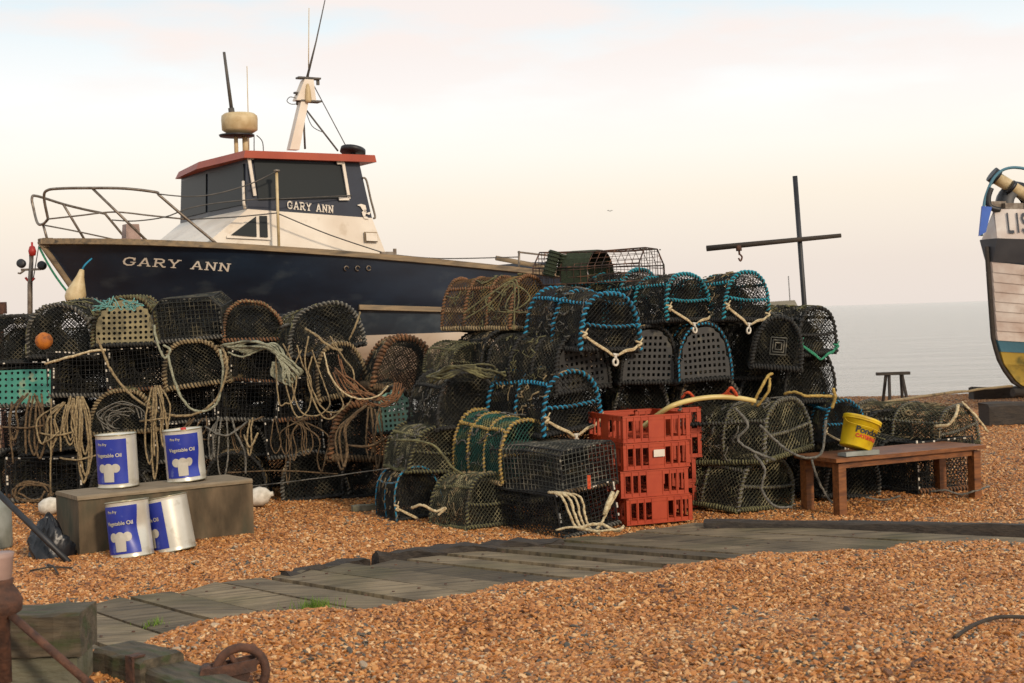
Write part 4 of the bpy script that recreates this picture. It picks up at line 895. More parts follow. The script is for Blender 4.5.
ropeobj('rope', 'yellow tan rope tying the dark pots at the right edge, level with the bucket', [[(784, 394, 10.45), (795, 392, 10.4), (806, 396, 10.35), (822, 396, 10.4), (836, 397, 10.4)], [(833, 388, 10.4), (835, 397, 10.38), (832, 408, 10.4)]], .012, 'rope_yellow')
ropeobj('hose', 'pale yellow hose curving over the red crates', [[(643, 427, 10.12), (655, 417, 10.1), (672, 406, 10.0), (692, 400, 10.1), (715, 397, 10.15), (738, 398, 10.2), (755, 401, 10.25)]], .019, 'hose', 'hose', None)
ropeobj('rope', 'thick pale rope looped over the hoop of the long low pot behind the bench', [[(935, 426, 10.9), (948, 425, 10.85), (956, 415, 10.85), (958, 405, 10.95)], [(962, 402, 11), (975, 415, 10.95), (985, 428, 10.95), (988, 432, 10.95)]], .012, 'rope_cream')
ropeobj('rope_tails', 'frayed rope tails on the shingle beneath the right half of the bench', [[(930, 492, 10.7), (945, 490, 10.65), (960, 494, 10.7), (975, 491, 10.7), (990, 486, 10.8)], [(865, 497, 10.5), (885, 500, 10.5), (900, 496, 10.5)]], .009, 'rope_grey')
# small orange float in tangled pot
s = MB(); s.lathe([(0.001, -.085), (.05, -.07), (.08, -.03), (.085, .01), (.07, .05), (.03, .08), (.001, .085)], 18, rot=rotx(R(20)))
o = s.obj('float', 'orange'); o.scale = (.85,)*3; o.location = W(44, 341, 11.8); tag(o, 'round faded orange float wedged in the tangled dark pot', 'float')

# ------------------------------------------------------------------ red crates
def crate_parts():
    Wd, Dp, H = .52, .62, .185; t = .012; b = MB()
    def wall(axis, sgn, L_):
        # posts and rails with slots
        def bx(u0_, u1_, z0, z1, th=t, o_=0):
            cu_ = (u0_+u1_)/2; du = u1_-u0_
            off = (Dp/2 if axis == 'x' else Wd/2)-th/2+o_
            if axis == 'x': b.box((cu_, sgn*off, (z0+z1)/2), (du, th, z1-z0))
            else: b.box((sgn*off, cu_, (z0+z1)/2), (th, du, z1-z0))
        h = L_/2
        bx(-h+.001, h-.001, 0, .028, t, 0); bx(-h+.001, h-.001, H-.034, H-.001, t, 0); bx(-h-.004, h+.004, H-.008, H+.002, .02, .004); bx(-h-.002, h+.002, -.001, .008, .016, .003)
        pan = .062; bx(-pan, pan, .026, H-.032, t*.8)
        n = 3; gap = (h-pan-.03)/n
        for s_ in (-1, 1):
            e0 = sorted((s_*(h-.03), s_*(h-.001))); bx(e0[0], e0[1], .026, H-.032)
            for k in range(1, n):
                u = s_*(pan+gap*k); bx(u-.009, u+.009, .026, H-.032)
            for k in range(n+1):
                u = s_*(pan+gap*k); bx(u-.003, u+.003, .006, H-.004, .008, .005)
    wall('x', -1, Wd); wall('x', 1, Wd); wall('y', -1, Dp); wall('y', 1, Dp)
    fl = MB()
    for k in range(9): fl.box((-Wd/2+.03+(Wd-.06)*k/8, 0, .012), (.03, Dp-.03, .008))
    for k in range(9): fl.box((0, -Dp/2+.03+(Dp-.06)*k/8, .016), (Wd-.03, .02, .006))
    return [('crate_wall', b.mesh('crate_wall', 'red_plastic'), []), ('crate_floor', fl.mesh('crate_floor', 'red_plastic'), [])]
cp = crate_parts(); c0 = G(657.5, 524.5)
CL = ['bottom red crate of the front stack, standing on the shingle', 'second red crate from the bottom of the front stack', 'third red crate up in the front stack, with a small white label', 'top red crate of the front stack under the yellow hose',]
for k in range(4):
    dx = [.02, -.01, .01, .015][k]; zz = [0, .19, .382, .574][k]
    o = place('plastic_crate', cp, (c0.x+dx, c0.y, .012+zz), 20+[2, -1, 1, 0][k], [0, 0, 0, 0][k], CL[k], .62, cat='crate', group='stacked red crates')
    if k == 2:
        p = MB(); p.box((0.01, -.328, .11), (.085, .003, .05), rot=None); p.obj('paper_label', 'paper', o)
for k in range(4):
    o = place('plastic_crate', cp, (c0.x+(.17 if k > 1 else .12), c0.y+.66, .012+.19*k), 14, 0, ['bottom', 'second', 'third', 'top'][k]+' red crate of the rear stack, mostly hidden behind the front stack', .62, cat='crate', group='stacked red crates')

# ------------------------------------------------------------------ bench
def bench():
    zt = .388
    fl = G(841, 516); nr = G(980, 499.5); bl = G(796, 511)   # front-left, front-right, back-left leg feet
    d = (nr-fl); d.z = 0; Ln = d.length+.04; ang = math.atan2(d.y, d.x)
    o = empty('bench', (fl.x, fl.y, .01), (0, 0, ang))
    dep = .42
    s = MB(); s.box((Ln/2-.02, dep/2, zt), (Ln+.06, dep+.05, .028)); s.obj('seat', 'bench', o)
    ap = MB(); ap.box((Ln/2-.02, .03, zt-.038), (Ln-.1, .03, .05)); ap.box((Ln/2-.02, dep-.03, zt-.038), (Ln-.1, .03, .05)); ap.box((.03, dep/2, zt-.038), (.03, dep-.1, .05)); ap.box((Ln-.07, dep/2, zt-.038), (.03, dep-.1, .05)); ap.obj('apron', 'bench', o)
    for (x, y) in ((.02, .03), (Ln-.06, .03), (.02, dep-.03), (Ln-.06, dep-.03)):
        l_ = MB(); l_.box((x, y, (zt-.02)/2-.01), (.068, .068, zt-.015), rot=None); l_.obj('leg', 'bench', o)
    tag(o, 'low brown wooden bench on the shingle in front of the pots', 'bench')
    return o, ang, fl, zt
bn, bang, bfl, zt = bench()

# bucket lying tilted on bench
def text_mesh(txt, size, m, ext=.0015, font_off=0.0, name='lettering'):
    cu_ = bpy.data.curves.new(name, 'FONT'); cu_.body = txt; cu_.size = size; cu_.extrude = ext; cu_.align_x = 'CENTER'; cu_.align_y = 'CENTER'; cu_.offset = font_off
    t = bpy.data.objects.new(name, cu_); COL.objects.link(t); dg = bpy.context.evaluated_depsgraph_get()
    me = bpy.data.meshes.new_from_object(t.evaluated_get(dg)); bpy.data.objects.remove(t); me.materials.clear(); me.materials.append(MT[m] if isinstance(m, str) else m); me.name = name
    return me
def wrap_cyl(me, rad, z0, ang0=0, rfun=None):
    for v in me.vertices:
        a = v.co.x/rad+ang0; z = z0+v.co.y; rr_ = (rfun(z) if rfun else rad)+.0015+v.co.z
        v.co = Vector((rr_*math.sin(a), -rr_*math.cos(a), z))
def child(me, name, parent):
    o = bpy.data.objects.new(name, me); COL.objects.link(o); o.parent = parent; return o
bk = empty('bucket', W(855, 447, 10.35)+Vector((0, 0, .0)))
rf = lambda z: .115+.02*z/.22
s = MB(); s.lathe([(0.001, 0), (.113, 0), (.115, .004), (.132, .2), (.14, .202), (.142, .225), (.136, .228), (.13, .225), (.128, .2), (.112, .01), (.001, .009)], 32); s.obj('tub', 'yellow', bk)
s = MB(); s.tube([(.137*math.cos(a), .137*math.sin(a), .2) for a in np.linspace(0, 6.28, 33)[:-1]], .006, 6, closed=True); s.obj('rim', 'yellow', bk)
s = MB(); s.tube(smoothpath([(-.14, 0, .195), (-.13, -.06, .16), (-.07, -.135, .15), (0, -.15, .152), (.07, -.135, .15), (.13, -.06, .16), (.14, 0, .195)], 5), .0025, 5); s.obj('handle', 'yellow', bk)
me = text_mesh('Pondoy', .062, 'black', font_off=.002); wrap_cyl(me, .12, .122, .12, rf); child(me, 'lettering', bk)
me = text_mesh('CATERING', .036, 'rope_red', font_off=.002); wrap_cyl(me, .12, .078, .12, rf); child(me, 'lettering', bk)
s = MB(); s.box((0, 0, 0), (.001, .001, .001))
bk.rotation_euler = (R(-6), R(20), R(bang*57-16)); tag(bk, 'yellow plastic bucket tilted on the bench with dark and orange lettering', 'bucket')
c_ = W(858, 452, 10.25)
s = MB(); s.box((0, 0, 0), (.3, .1, .03), rot=None, jit=.006); o = s.obj('folded_cloth', 'grey_metal'); o.location = (c_.x, c_.y, zt+.042); o.rotation_euler[2] = bang; tag(o, 'flat grey folded cloth on the bench under the yellow bucket', 'cloth')
bk.location.z = zt+.068

# ------------------------------------------------------------------ wooden block and tins
fl = G(80, 558); fr_ = G(254, 536); d = fr_-fl; ang = math.atan2(d.y, d.x); Lb = d.length; Hb = .405
blk = empty('wooden_block', (fl.x, fl.y, 0), (0, 0, ang))
s = MB(); Db = .44
def roughbox(s, x0, x1, y0, y1, z0, z1, n=10, jit=.006, seed=0):
    rg = np.random.default_rng(seed); prof = [(y0, z0), (y0, z1-.012), (y0+.014, z1), (y1-.014, z1), (y1, z1-.012), (y1, z0)]
    V = []; m = len(prof)
    for k in range(n+1):
        x = x0+(x1-x0)*k/n
        for (y, z) in prof: V.append((x+rg.uniform(-jit, jit)*.5, y+rg.uniform(-jit, jit), z+rg.uniform(-jit, jit)*.6))
    Fc = [[k*m+j, k*m+(j+1) % m, (k+1)*m+(j+1) % m, (k+1)*m+j] for k in range(n) for j in range(m)]
    s.add(V, Fc+[list(range(m))[::-1], [n*m+j for j in range(m)]])
roughbox(s, 0, Lb, 0, Db, -.02, Hb-.03, 10, .004, 1); s.obj('block_body', 'box_wood', blk)
s = MB(); roughbox(s, -.003, Lb+.003, -.003, Db+.003, Hb-.028, Hb, 10, .002, 2); s.obj('block_top', 'box_top', blk)
tag(blk, 'weathered grey wooden block on the shingle carrying two upright tins', 'block')

def tin(loc, yaw, tx, ty, label, dent=0, cap=False, hgt=.36, rad=.138, shift=0.0):
    o = empty('oil_tin', loc); o.rotation_euler = (R(tx), R(ty), R(yaw))
    s = MB(); n = 48
    prof = [(.001, .004), (rad-.006, .004), (rad, 0), (rad, .006), (rad-.002, .012)]+[(rad-.002, .03+(hgt-.055)*k/10) for k in range(11)]+[(rad-.002, hgt-.012), (rad, hgt-.006), (rad, hgt), (rad-.006, hgt), (rad-.008, hgt-.008), (.001, hgt-.008)]
    s.lathe(prof, n)
    V = s.v[0]
    def dn(V):
        if dent:
            for (ax, az, am, sg) in ([(.5, .1, .03, .08)] if dent == 1 else [(.75, .19, .035, .09)]):
                a = np.arctan2(V[:, 0], -V[:, 1]); dd = ((a-ax)*.14)**2+(V[:, 2]-az)**2; f = am*np.exp(-dd/(sg**2)); r_ = np.hypot(V[:, 0], V[:, 1])+1e-6
                V[:, 0] *= (1-f/r_*(r_ > .1)); V[:, 1] *= (1-f/r_*(r_ > .1))
        return V
    s.v[0] = dn(V); s.obj('can', 'tin_white', o)
    # blue label panel
    a0, a1 = -1.25+shift, .62+shift; b = MB(); na, nz_ = 24, 10; z0, z1 = .03, hgt-.025; V = []
    for i in range(nz_+1):
        for j in range(na+1):
            a = a0+(a1-a0)*j/na; z = z0+(z1-z0)*i/nz_; V.append(((rad+.0015)*math.sin(a), -(rad+.0015)*math.cos(a), z))
    b.add(dn(np.array(V)), [[i*(na+1)+j, i*(na+1)+j+1, (i+1)*(na+1)+j+1, (i+1)*(na+1)+j] for i in range(nz_) for j in range(na)], True); lb = b.obj('blue_label', 'tin_blue', o)
    # chef hat emblem
    am = (a0+a1)/2; e = MB()
    def blob(cx, cz, r_, n=16):
        V = [(cx+r_*math.cos(t)*1.0, cz+r_*math.sin(t)) for t in np.arange(n)*2*math.pi/n]; return V
    def addpoly(P, lift):
        V = [((rad+lift)*math.sin(am+x/rad), -(rad+lift)*math.cos(am+x/rad), z) for x, z in P]; c = np.mean(V, 0); nn = len(V)
        V.append(tuple(((rad+lift)*math.sin(am+np.mean([p[0] for p in P])/rad), -(rad+lift)*math.cos(am+np.mean([p[0] for p in P])/rad), np.mean([p[1] for p in P]))))
        e.add(dn(np.array(V)), [[k, (k+1) % nn, nn] for k in range(nn)])
    def quadgrid(x0, x1, z0_, z1_, lift, w2=None):
        n = 8; P = []
        for zz in (z0_, z1_):
            for k in range(n+1):
                f = 1 if zz == z0_ else (w2 or 1); x = (x0+(x1-x0)*k/n)*f; P.append(((rad+lift)*math.sin(am+x/rad), -(rad+lift)*math.cos(am+x/rad), zz))
        e.add(dn(np.array(P)), [[k, k+1, n+2+k, n+1+k] for k in range(n)])
    addpoly(blob(-.047, .138, .03), .0034); addpoly(blob(.047, .138, .03), .0038); addpoly(blob(0, .138, .033), .0046)
    quadgrid(-.034, .034, .045, .135, .0054, 1.1); e.obj('hat_emblem', 'print_white', lb)
    me = text_mesh('Vegetable Oil', .034, 'print_white', ext=.0004, font_off=.0008); wrap_cyl(me, rad+.002, .225, am, None); child(me, 'lettering', lb)
    me = text_mesh('Pro Fry', .024, 'print_white', ext=.0004, font_off=.0006); wrap_cyl(me, rad+.002, .3, am-.3, None); child(me, 'lettering', lb)
    s = MB(); s.tube([((rad-.001)*math.cos(a), (rad-.001)*math.sin(a), hgt) for a in np.linspace(0, 6.28, 41)[:-1]], .005, 6, closed=True); s.tube([((rad-.001)*math.cos(a), (rad-.001)*math.sin(a), .004) for a in np.linspace(0, 6.28, 41)[:-1]], .004, 6, closed=True)
    s.obj('rim', 'tin_rim', o)
    if cap: s = MB(); s.lathe([(.02, hgt-.006), (.02, hgt+.012), (.001, hgt+.014)], 12, c=(.01, -.02, 0)); s.obj('cap', 'red_paint', o)
    tag(o, label, 'oil tin', 'vegetable oil tins'); return o
def onblock(px, py):
    d = ray(px, py); t = (Hb+.002-1.5)/d.z; return EYE+d*t
p = onblock(119, 486.5); tin((p.x, p.y, Hb+.004), 8, 0, -1.5, 'upright blue and white oil tin at the left end of the wooden block')
p = onblock(187, 480.5); tin((p.x, p.y, Hb+.006), 10, 0, -3.5, 'upright oil tin with a dented corner and red cap, right one on the block', dent=1, cap=True, shift=.25)
p = G(129, 563); tin((p.x-.01, p.y+.13, .02), 6, -5, -5, 'blue and white oil tin leaning on the block front, left one on the shingle', dent=2)
p = G(171, 557); tin((p.x+.0, p.y+.13, .02), 8, -6, -9, 'blue and white oil tin showing mostly white side, right one on the shingle', dent=0, shift=-.75)

# ------------------------------------------------------------------ left foreground
# sleepers
p0 = G(99, 678); 
s = MB(); a = G(98, 672); b_ = G(205, 700)
def sleeper(name, p, ang, Ln, wd, ht, m, label, seed, strap=False, cat='sleeper'):
    o = empty(name, p, (0, 0, ang)); s = MB(); roughbox(s, 0, Ln, 0, wd, -.02, ht, 9, .006, seed); s.obj('beam', m, o)
    if strap: s = MB(); s.box((Ln*.8, -.006, ht/2), (.05, .01, ht+.01)); s.box((Ln*.8, .02, ht+.006), (.05, .06, .008)); s.obj('rusty_strap', 'rust', o)
    tag(o, label, cat); return o
p = G(95, 698)
sleeper('sleeper', (p.x, p.y, .045), R(-42), .34, .2, .155, 'mossy', 'short mossy timber sleeper end with a rusty strap at the bottom of the photo', 3, True)
sleeper('sleeper', (p.x+.25, p.y-.2, .03), R(-50), .5, .2, .13, 'mossy', 'long flat mossy sleeper lying right of the strapped one', 4)
# rusty pulley
pw = W(241, 672, 5.5)
o = empty('pulley', pw, (0, 0, R(12)))
s = MB(); a = np.arange(28)*2*math.pi/28; s.tube(np.stack([(.095)*np.cos(a), 0*a, .095*np.sin(a)], -1), .018, 8, closed=True); 
s.obj('wheel_rim', 'rust', o)
s = MB(); s.tube([(0, -.035, 0), (0, .035, 0)], .035, 12)
for k in range(4): a = k*math.pi/2+.5; s.tube([(0, 0, 0), (.1*math.cos(a), 0, .1*math.sin(a))], .012, 6)
s.obj('hub', 'rust', o)
s = MB(); rm = roty(R(-8)); s.box((-.04, -.04, .02), (.2, .016, .045), rot=rm); s.box((-.04, .04, .02), (.2, .016, .045), rot=rm); s.tube([(-.13, -.05, .01), (-.13, .05, .01)], .026, 10); s.obj('bracket', 'rust', o)
s = MB(); s.box((0.02, 0, -.12), (.05, .06, .16)); s.obj('foot', 'rust', o)
tag(o, 'rusty iron pulley wheel in a bracket at the bottom of the photo', 'pulley')
# block post
o = empty('mooring_block', (0, 0, 0)); 
q = W(0, 640, 5.5); o.location = (q.x-.1, q.y, 0); bx_ = q.x-.1
right = W(80, 640, 5.5).x-bx_
ztop = W(40, 610, 5.6).z; zm = W(40, 658, 5.5).z
s = MB(); roughbox(s, 0, right, 0, .24, zm+.003, ztop, 8, .008, 7); s.obj('cap_timber', 'mossy', o)
s = MB(); roughbox(s, -.02, right-.02, .02, .22, -.02, zm, 6, .006, 8); s.obj('post', 'plank', o)
s = MB()
for (px, py, rr_) in ((20, 665, .02), (60, 672, .012), (45, 678, .018)):
    c = W(px, py, 5.54); s.lathe([(rr_, 0), (rr_*.7, .012), (.001, .014)], 10, c=(c.x-o.location.x, .043, c.z), rot=rotx(R(90)))
s.obj('bolt_heads', 'rust', o)
tag(o, 'mossy capped timber mooring block at the bottom left corner', 'timber block')
# rusty screw jack with bar
a = W(1, 603, 5.35)
o = empty('winch', a)
s = MB(); s.lathe([(.001, -.3), (.03, -.3), (.03, -.06), (.075, -.03), (.08, .01), (.06, .05), (.045, .07), (.05, .09), (.001, .1)], 16); s.obj('rusty_body', 'rust', o)
s = MB(); s.lathe([(.04, .09), (.045, .11), (.05, .17), (.055, .19), (.001, .19)], 16); s.obj('cup', 'pink', o)
b_ = W(92, 686, 5.2)-a
s = MB(); s.tube([(.03, -.02, -.03), tuple(b_)], .016, 10); s.obj('bar', 'rust', o)
tag(o, 'rusty winch head with a long bar at the bottom left corner', 'winch')
# left edge container, green post, bar, bag
q = G(2, 548); 
o = empty('plastic_drum', (q.x-.05, q.y, 0)); s = MB(); s.lathe([(.001, 0), (.115, 0), (.12, .02), (.12, .28), (.1, .33), (.05, .35), (.05, .38), (.001, .38)], 20); s.obj('drum', 'grey_metal', o); tag(o, 'grey plastic drum standing at the left edge behind the mooring block', 'drum')
q = G(-16, 532)
o = empty('glass_bottle', (q.x+.03, q.y, 0)); s = MB(); s.lathe([(.001, .0), (.1, .0), (.1, .5), (.1, .6), (.08, .64), (.001, .66)], 18); s.obj('body', 'green_glass', o); tag(o, 'tall mossy green cylinder at the left edge beside the grey drum', 'cylinder')
a = W(-8, 487, 9.3); b_ = W(69, 557, 9.0); b_.z = .02
s = MB(); s.tube([(0, 0, 0), tuple(b_-a)], .02, 8); o = s.obj('iron_bar', 'black'); o.location = a; tag(o, 'black iron bar slanting down over the black bag at the left', 'bar')
q = G(45, 562)
s = MB(); n1, n2 = 14, 20; V = []
rgb = np.random.default_rng(8)
for i in range(n1+1):
    t = i/n1
    for j in range(n2):
        a = 2*math.pi*j/n2; r_ = .17*(1-t**1.5)**.8*(1+.22*math.sin(3*a+t*7)+.13*math.sin(7*a+9*t)+.08*math.sin(13*a-15*t))+.004; V.append((r_*math.cos(a)*.95, r_*math.sin(a)*.7, (.3*t+.03*math.sin(5*a+t*8)*(t>0))))
s.add(V, [[i*n2+j, i*n2+(j+1) % n2, (i+1)*n2+(j+1) % n2, (i+1)*n2+j] for i in range(n1) for j in range(n2)], True)
o = s.obj('rubbish_bag', 'bag'); o.location = (q.x, q.y+.1, 0); o.scale = (.85, .85, .95); tag(o, 'crumpled black bag on the shingle left of the wooden block', 'bag')
for (px, py, Yq, lab, sx_) in ((50, 506, 11.4, 'white float lying behind the left end of the wooden block', .9), (259, 497, 11.6, 'white float lying just right of the wooden block', 1.0)):
    s = MB(); s.lathe([(.001, -.1), (.05, -.09), (.075, -.04), (.08, .02), (.06, .07), (.02, .1), (.02, .12), (.001, .12)], 16, rot=roty(R(80))); o = s.obj('float', 'white_plastic'); o.location = W(px, py, Yq); o.location.z = .085; o.scale = (sx_,)*3; tag(o, lab, 'float', 'white floats')
# twig, grass
for (pa, pb, r_, lab) in ((G(30, 577), G(72, 574), .006, 'thin dark stick on the shingle in front of the black bag'), (G(48, 571), G(58, 580), .008, 'short dark stick crossing the thin one near the black bag')):
    s = MB(); s.tube([(0, 0, 0), tuple((pb-pa)*.5+Vector((0, .02, .012))), tuple(pb-pa)], r_, 6); o = s.obj('stick', 'log_dark'); o.location = (pa.x, pa.y, float(hfun(pa.x, pa.y))+.018); tag(o, lab, 'stick')
a = G(955, 664); s = MB(); z_ = float(hfun(a.x, a.y))+.02
s.tube([tuple(v-a) for v in smoothpath([a, G(975, 655)+Vector((0, 0, .02)), G(1000, 648)+Vector((0, 0, .025)), G(1035, 645)+Vector((0, 0, .01))], 4)], .009, 7); o = s.obj('stick', 'log_dark'); o.location = (a.x, a.y, z_-.008); tag(o, 'curved dark stick lying on the shingle at the lower right', 'stick')
for (px, py, n, sz, lab) in ((317, 610, 300, .06, 'bright green grass tuft growing on the boardwalk planks'), (155, 625, 70, .035, 'small grass tuft near the left end of the boardwalk')):
    c = G(px, py, .04); s = MB(); V = []; Fc = []
    for k in range(n):
        a = rng.uniform(0, 6.28); r_ = abs(rng.normal(0, sz*.7)); x, y = r_*math.cos(a)*1.5, r_*math.sin(a); h = rng.uniform(.4, 1)*sz*1.2; lx, ly = rng.normal(0, sz*.4, 2); wd = .003; a2 = rng.uniform(0, 3.14)
        q = len(V); V += [(x-wd*math.cos(a2), y-wd*math.sin(a2), -.01), (x+wd*math.cos(a2), y+wd*math.sin(a2), -.01), (x+lx, y+ly, h)]; Fc.append([q, q+1, q+2])
    s.add(V, Fc); o = s.obj('grass_tuft', 'grass'); o.location = (c.x, c.y, .04); tag(o, lab, 'grass tuft')

# ------------------------------------------------------------------ the blue boat
KB = 1.2; BB = Vector((-4.2, 12.8)); TH = R(32); AX2 = Vector((math.cos(TH), math.sin(TH))); PX2 = Vector((math.sin(TH), -math.cos(TH)))
LH = 5.6
boat = empty('fishing_boat', (BB.x*KB, BB.y*KB, 0), (0, 0, TH))
def BL(s, p, z): return (KB*s, -KB*p, 1.5+KB*z)          # boat frame: s aft, p to port, z relative to eye level
def bpx(px, py, p):
    d = ray(px, py); d = d/d.y
    t = (p+(BB.x*PX2.x+BB.y*PX2.y))/(d.x*PX2.x+d.y*PX2.y)
    X, Y, Z = d.x*t, t, d.z*t; s_ = (X-BB.x)*AX2.x+(Y-BB.y)*AX2.y; return s_, Z
def bps(px, py, s0):
    d = ray(px, py); d = d/d.y
    t = (s0+(BB.x*AX2.x+BB.y*AX2.y))/(d.x*AX2.x+d.y*AX2.y)
    X, Y, Z = d.x*t, t, d.z*t; return (X-BB.x)*PX2.x+(Y-BB.y)*PX2.y, Z
def stem(z): return float(np.interp(z, [-.95, -.75, -.5, -.21, .19, .5, .81, 1.0], [1.5, 1.15, .85, .62, .40, .2, 0, -.1]))
def zsheer(s_): return float(np.interp(s_, [0, .94, 2.34, 4.24, 4.9, 5.6], [.81, .735, .63, .47, .41, .36]))
QL = [0, .2, .4, .6, .8, .9, 1.0]
def zk(u): return -.75-.1*u
def lev(u, q):
    zs = zsheer(u*LH); return zs+(zk(u)-zs)*q
def width(u, q):
    ex = np.interp(q, [0, .3, .6, .8, 1], [7.5, 5, 2.6, 1.7, 1]); mxw = np.interp(q, [0, .3, .62, .8, .92, 1], [1.22, 1.18, 1.08, .8, .35, .03])
    return max(.02, mxw*(1-(1-u)**ex)*(1-.18*max(0, u-.6)/.4))
def hull_pt(u, q):
    z = lev(u, q); s0 = stem(z); return (s0+(LH-s0)*u, width(u, q), z)
def hull_p(s_, z):
    s0 = stem(z); u = min(max((s_-s0)/(LH-s0), 0), 1); zs = zsheer(u*LH); q = (zs-z)/(zs-zk(u)); return width(u, min(max(q, 0), 1))
def hullpx(px, py):
    p = .9
    for k in range(12): s_, z = bpx(px, py, p); p = .5*p+.5*hull_p(s_, z)
    return s_, p, z
nu_, nq = 40, 28
us = (np.linspace(0, 1, nu_+1))**1.7
WLZ = -.145
def hullpart(name, q0, q1, m, nq, zlim=None, off=0.0):
    s = MB(); V = []; Fc = []
    for side in (1, -1):
        o0 = len(V)
        for u in us:
            zs = zsheer(u*LH); qw = (zs-WLZ)/(zs-zk(u)); qb = (zs-BANDZ)/(zs-zk(u)); mp_ = {'w': qw, 'b': qb}; a = mp_.get(q0, q0); b = mp_.get(q1, q1)
            for k in range(nq+1):
                q = a+(b-a)*k/nq; x = hull_pt(u, q); V.append(BL(x[0], side*(x[1]+off), x[2]))
        for i in range(nu_):
            for k in range(nq):
                f = [o0+i*(nq+1)+k, o0+(i+1)*(nq+1)+k, o0+(i+1)*(nq+1)+k+1, o0+i*(nq+1)+k+1]; Fc.append(f if side < 0 else f[::-1])
    # transom
    oS = (nu_)*(nq+1); o2 = (nu_+1)*(nq+1)
    for k in range(nq): Fc.append([oS+k, oS+k+1, o2+oS+k+1, o2+oS+k])
    s.add(V, Fc, True); return s.obj(name, m, boat)
BANDZ = .085
hullpart('hull', 0, 'b', 'navy', 12); hullpart('lower_band', 'b', 'w', 'navy_light', 6); hullpart('hull_bottom', 'w', 1.0, 'boat_white', 14)
# deck
s = MB(); V = []
for u in us:
    x = hull_pt(u, .06)
    V += [BL(x[0], x[1]*.97, x[2]-.0), BL(x[0], 0, x[2]+.03), BL(x[0], -x[1]*.97, x[2])]
s.add(V, [[3*i, 3*i+1, 3*i+4, 3*i+3] for i in range(nu_)]+[[3*i+1, 3*i+2, 3*i+5, 3*i+4] for i in range(nu_)]); s.obj('deck', 'boat_white', boat)
# gunwale
s = MB()
for side in (1, -1):
    prof = [(-.02, .012), (.03, .012), (.034, -.038), (.0, -.042)]; V = []
    for u in us:
        x = hull_pt(u, 0)
        for a, b in prof: V.append(BL(x[0]-.02*(1-u), side*(x[1]+a), x[2]+b))
    s.add(V, [[i*4+j, i*4+(j+1) % 4, (i+1)*4+(j+1) % 4, (i+1)*4+j] for i in range(nu_) for j in range(4)]+[[0, 1, 2, 3], [nu_*4+j for j in range(4)]])
s.box(BL(.05, 0, .785), (.1, .1, .1)); s.obj('gunwale', 'gunwale', boat)
s = MB(); P = [BL(stem(z)-.02, 0, z) for z in np.linspace(.8, -.75, 12)]; s.tube(P, .035, 8); s.obj('stem_band', 'gunwale', boat)
s = MB(); s.tube([BL(stem(z)-.06-.03*math.sin((z-.2)*6), -.03, z) for z in np.linspace(.75, .2, 9)], .012, 6); s.obj('stem_rope', 'rope_green', boat)
# rubbing strake amidships
a = hullpx(358, 307); c = hullpx(470, 312); s = MB(); V = []; n = 14
for k in range(n+1):
    s_ = a[0]+(c[0]+1.2-a[0])*k/n; z = a[2]+(c[2]-a[2])*k/n*1.6; p = hull_p(s_, z)
    for dp, dz in ((0, .022), (.03, .022), (.034, -.024), (0, -.026)): V.append(BL(s_, p+dp, z+dz))
s.add(V, [[i*4+j, i*4+(j+1) % 4, (i+1)*4+(j+1) % 4, (i+1)*4+j] for i in range(n) for j in range(4)]+[[0, 1, 2, 3]]); s.obj('rubbing_strake', 'gunwale', boat)

# serif lettering from strokes
GL = {
 'G': [[(.86, .78), (.7, .95), (.4, .97), (.14, .8), (.06, .5), (.14, .2), (.4, .03), (.7, .05), (.86, .2), (.86, .42)], [(.6, .42), (1.0, .42)], [(.86, .95), (.86, .68)]],
 'A': [[(.12, .0), (.48, 1)], [(.52, 1), (.88, 0)], [(.25, .33), (.75, .33)], [(-.02, .02), (.28, .02)], [(.72, .02), (1.02, .02)]],
 'R': [[(.18, 0), (.18, 1)], [(0, .98), (.62, .98), (.82, .86), (.82, .62), (.62, .5), (.18, .5)], [(.5, .5), (.84, .02), (1.02, .02)], [(0, .02), (.38, .02)]],
 'Y': [[(.12, 1), (.5, .45)], [(.88, 1), (.5, .45)], [(.5, .45), (.5, 0)], [(-.04, .98), (.3, .98)], [(.7, .98), (1.04, .98)], [(.3, .02), (.7, .02)]],
 'N': [[(.16, 0), (.16, 1)], [(.16, 1), (.84, 0)], [(.84, 0), (.84, 1)], [(-.02, .98), (.2, .98)], [(-.02, .02), (.34, .02)], [(.66, .98), (1.02, .98)]],
 'L': [[(.1, 1), (.1, 0), (.6, 0)]], 'I': [[(.1, 1), (.1, 0)]], 'S': [[(.7, .85), (.5, .98), (.2, .95), (.06, .76), (.2, .56), (.55, .46), (.7, .26), (.55, .05), (.25, .0), (.04, .14)]]}
def lettering(mb, txt, mapf, wd, thin, adv=1.22, scw=1.0):
    """mapf(u, v) -> (point, normal) with u in letter widths, v 0..1 height"""
    x = 0
    for ch in txt:
        if ch == 'S' and txt == 'LIS': x -= .42
        if ch == ' ': x += .75; continue
        for st in GL[ch]:
            horiz = len(st) == 2 and abs(st[0][1]-st[1][1]) < .01
            t = thin if horiz else wd
            pts = []
            for a, b in zip(st[:-1], st[1:]):
                d = np.array([b[0]-a[0], b[1]-a[1]]); d /= np.linalg.norm(d); n_ = np.array([-d[1], d[0]])*t/2; e = d*t*.25
                q = [np.array(a)-e+n_, np.array(b)+e+n_, np.array(b)+e-n_, np.array(a)-e-n_]
                mb.add([mapf(x+k[0], k[1]) for k in q], [[0, 1, 2, 3]])
        x += adv
    return x
a = hullpx(122, 265); c = hullpx(229, 271.5); tot = 7*1.22+.75-.22
s = MB()
hpx = 8.5
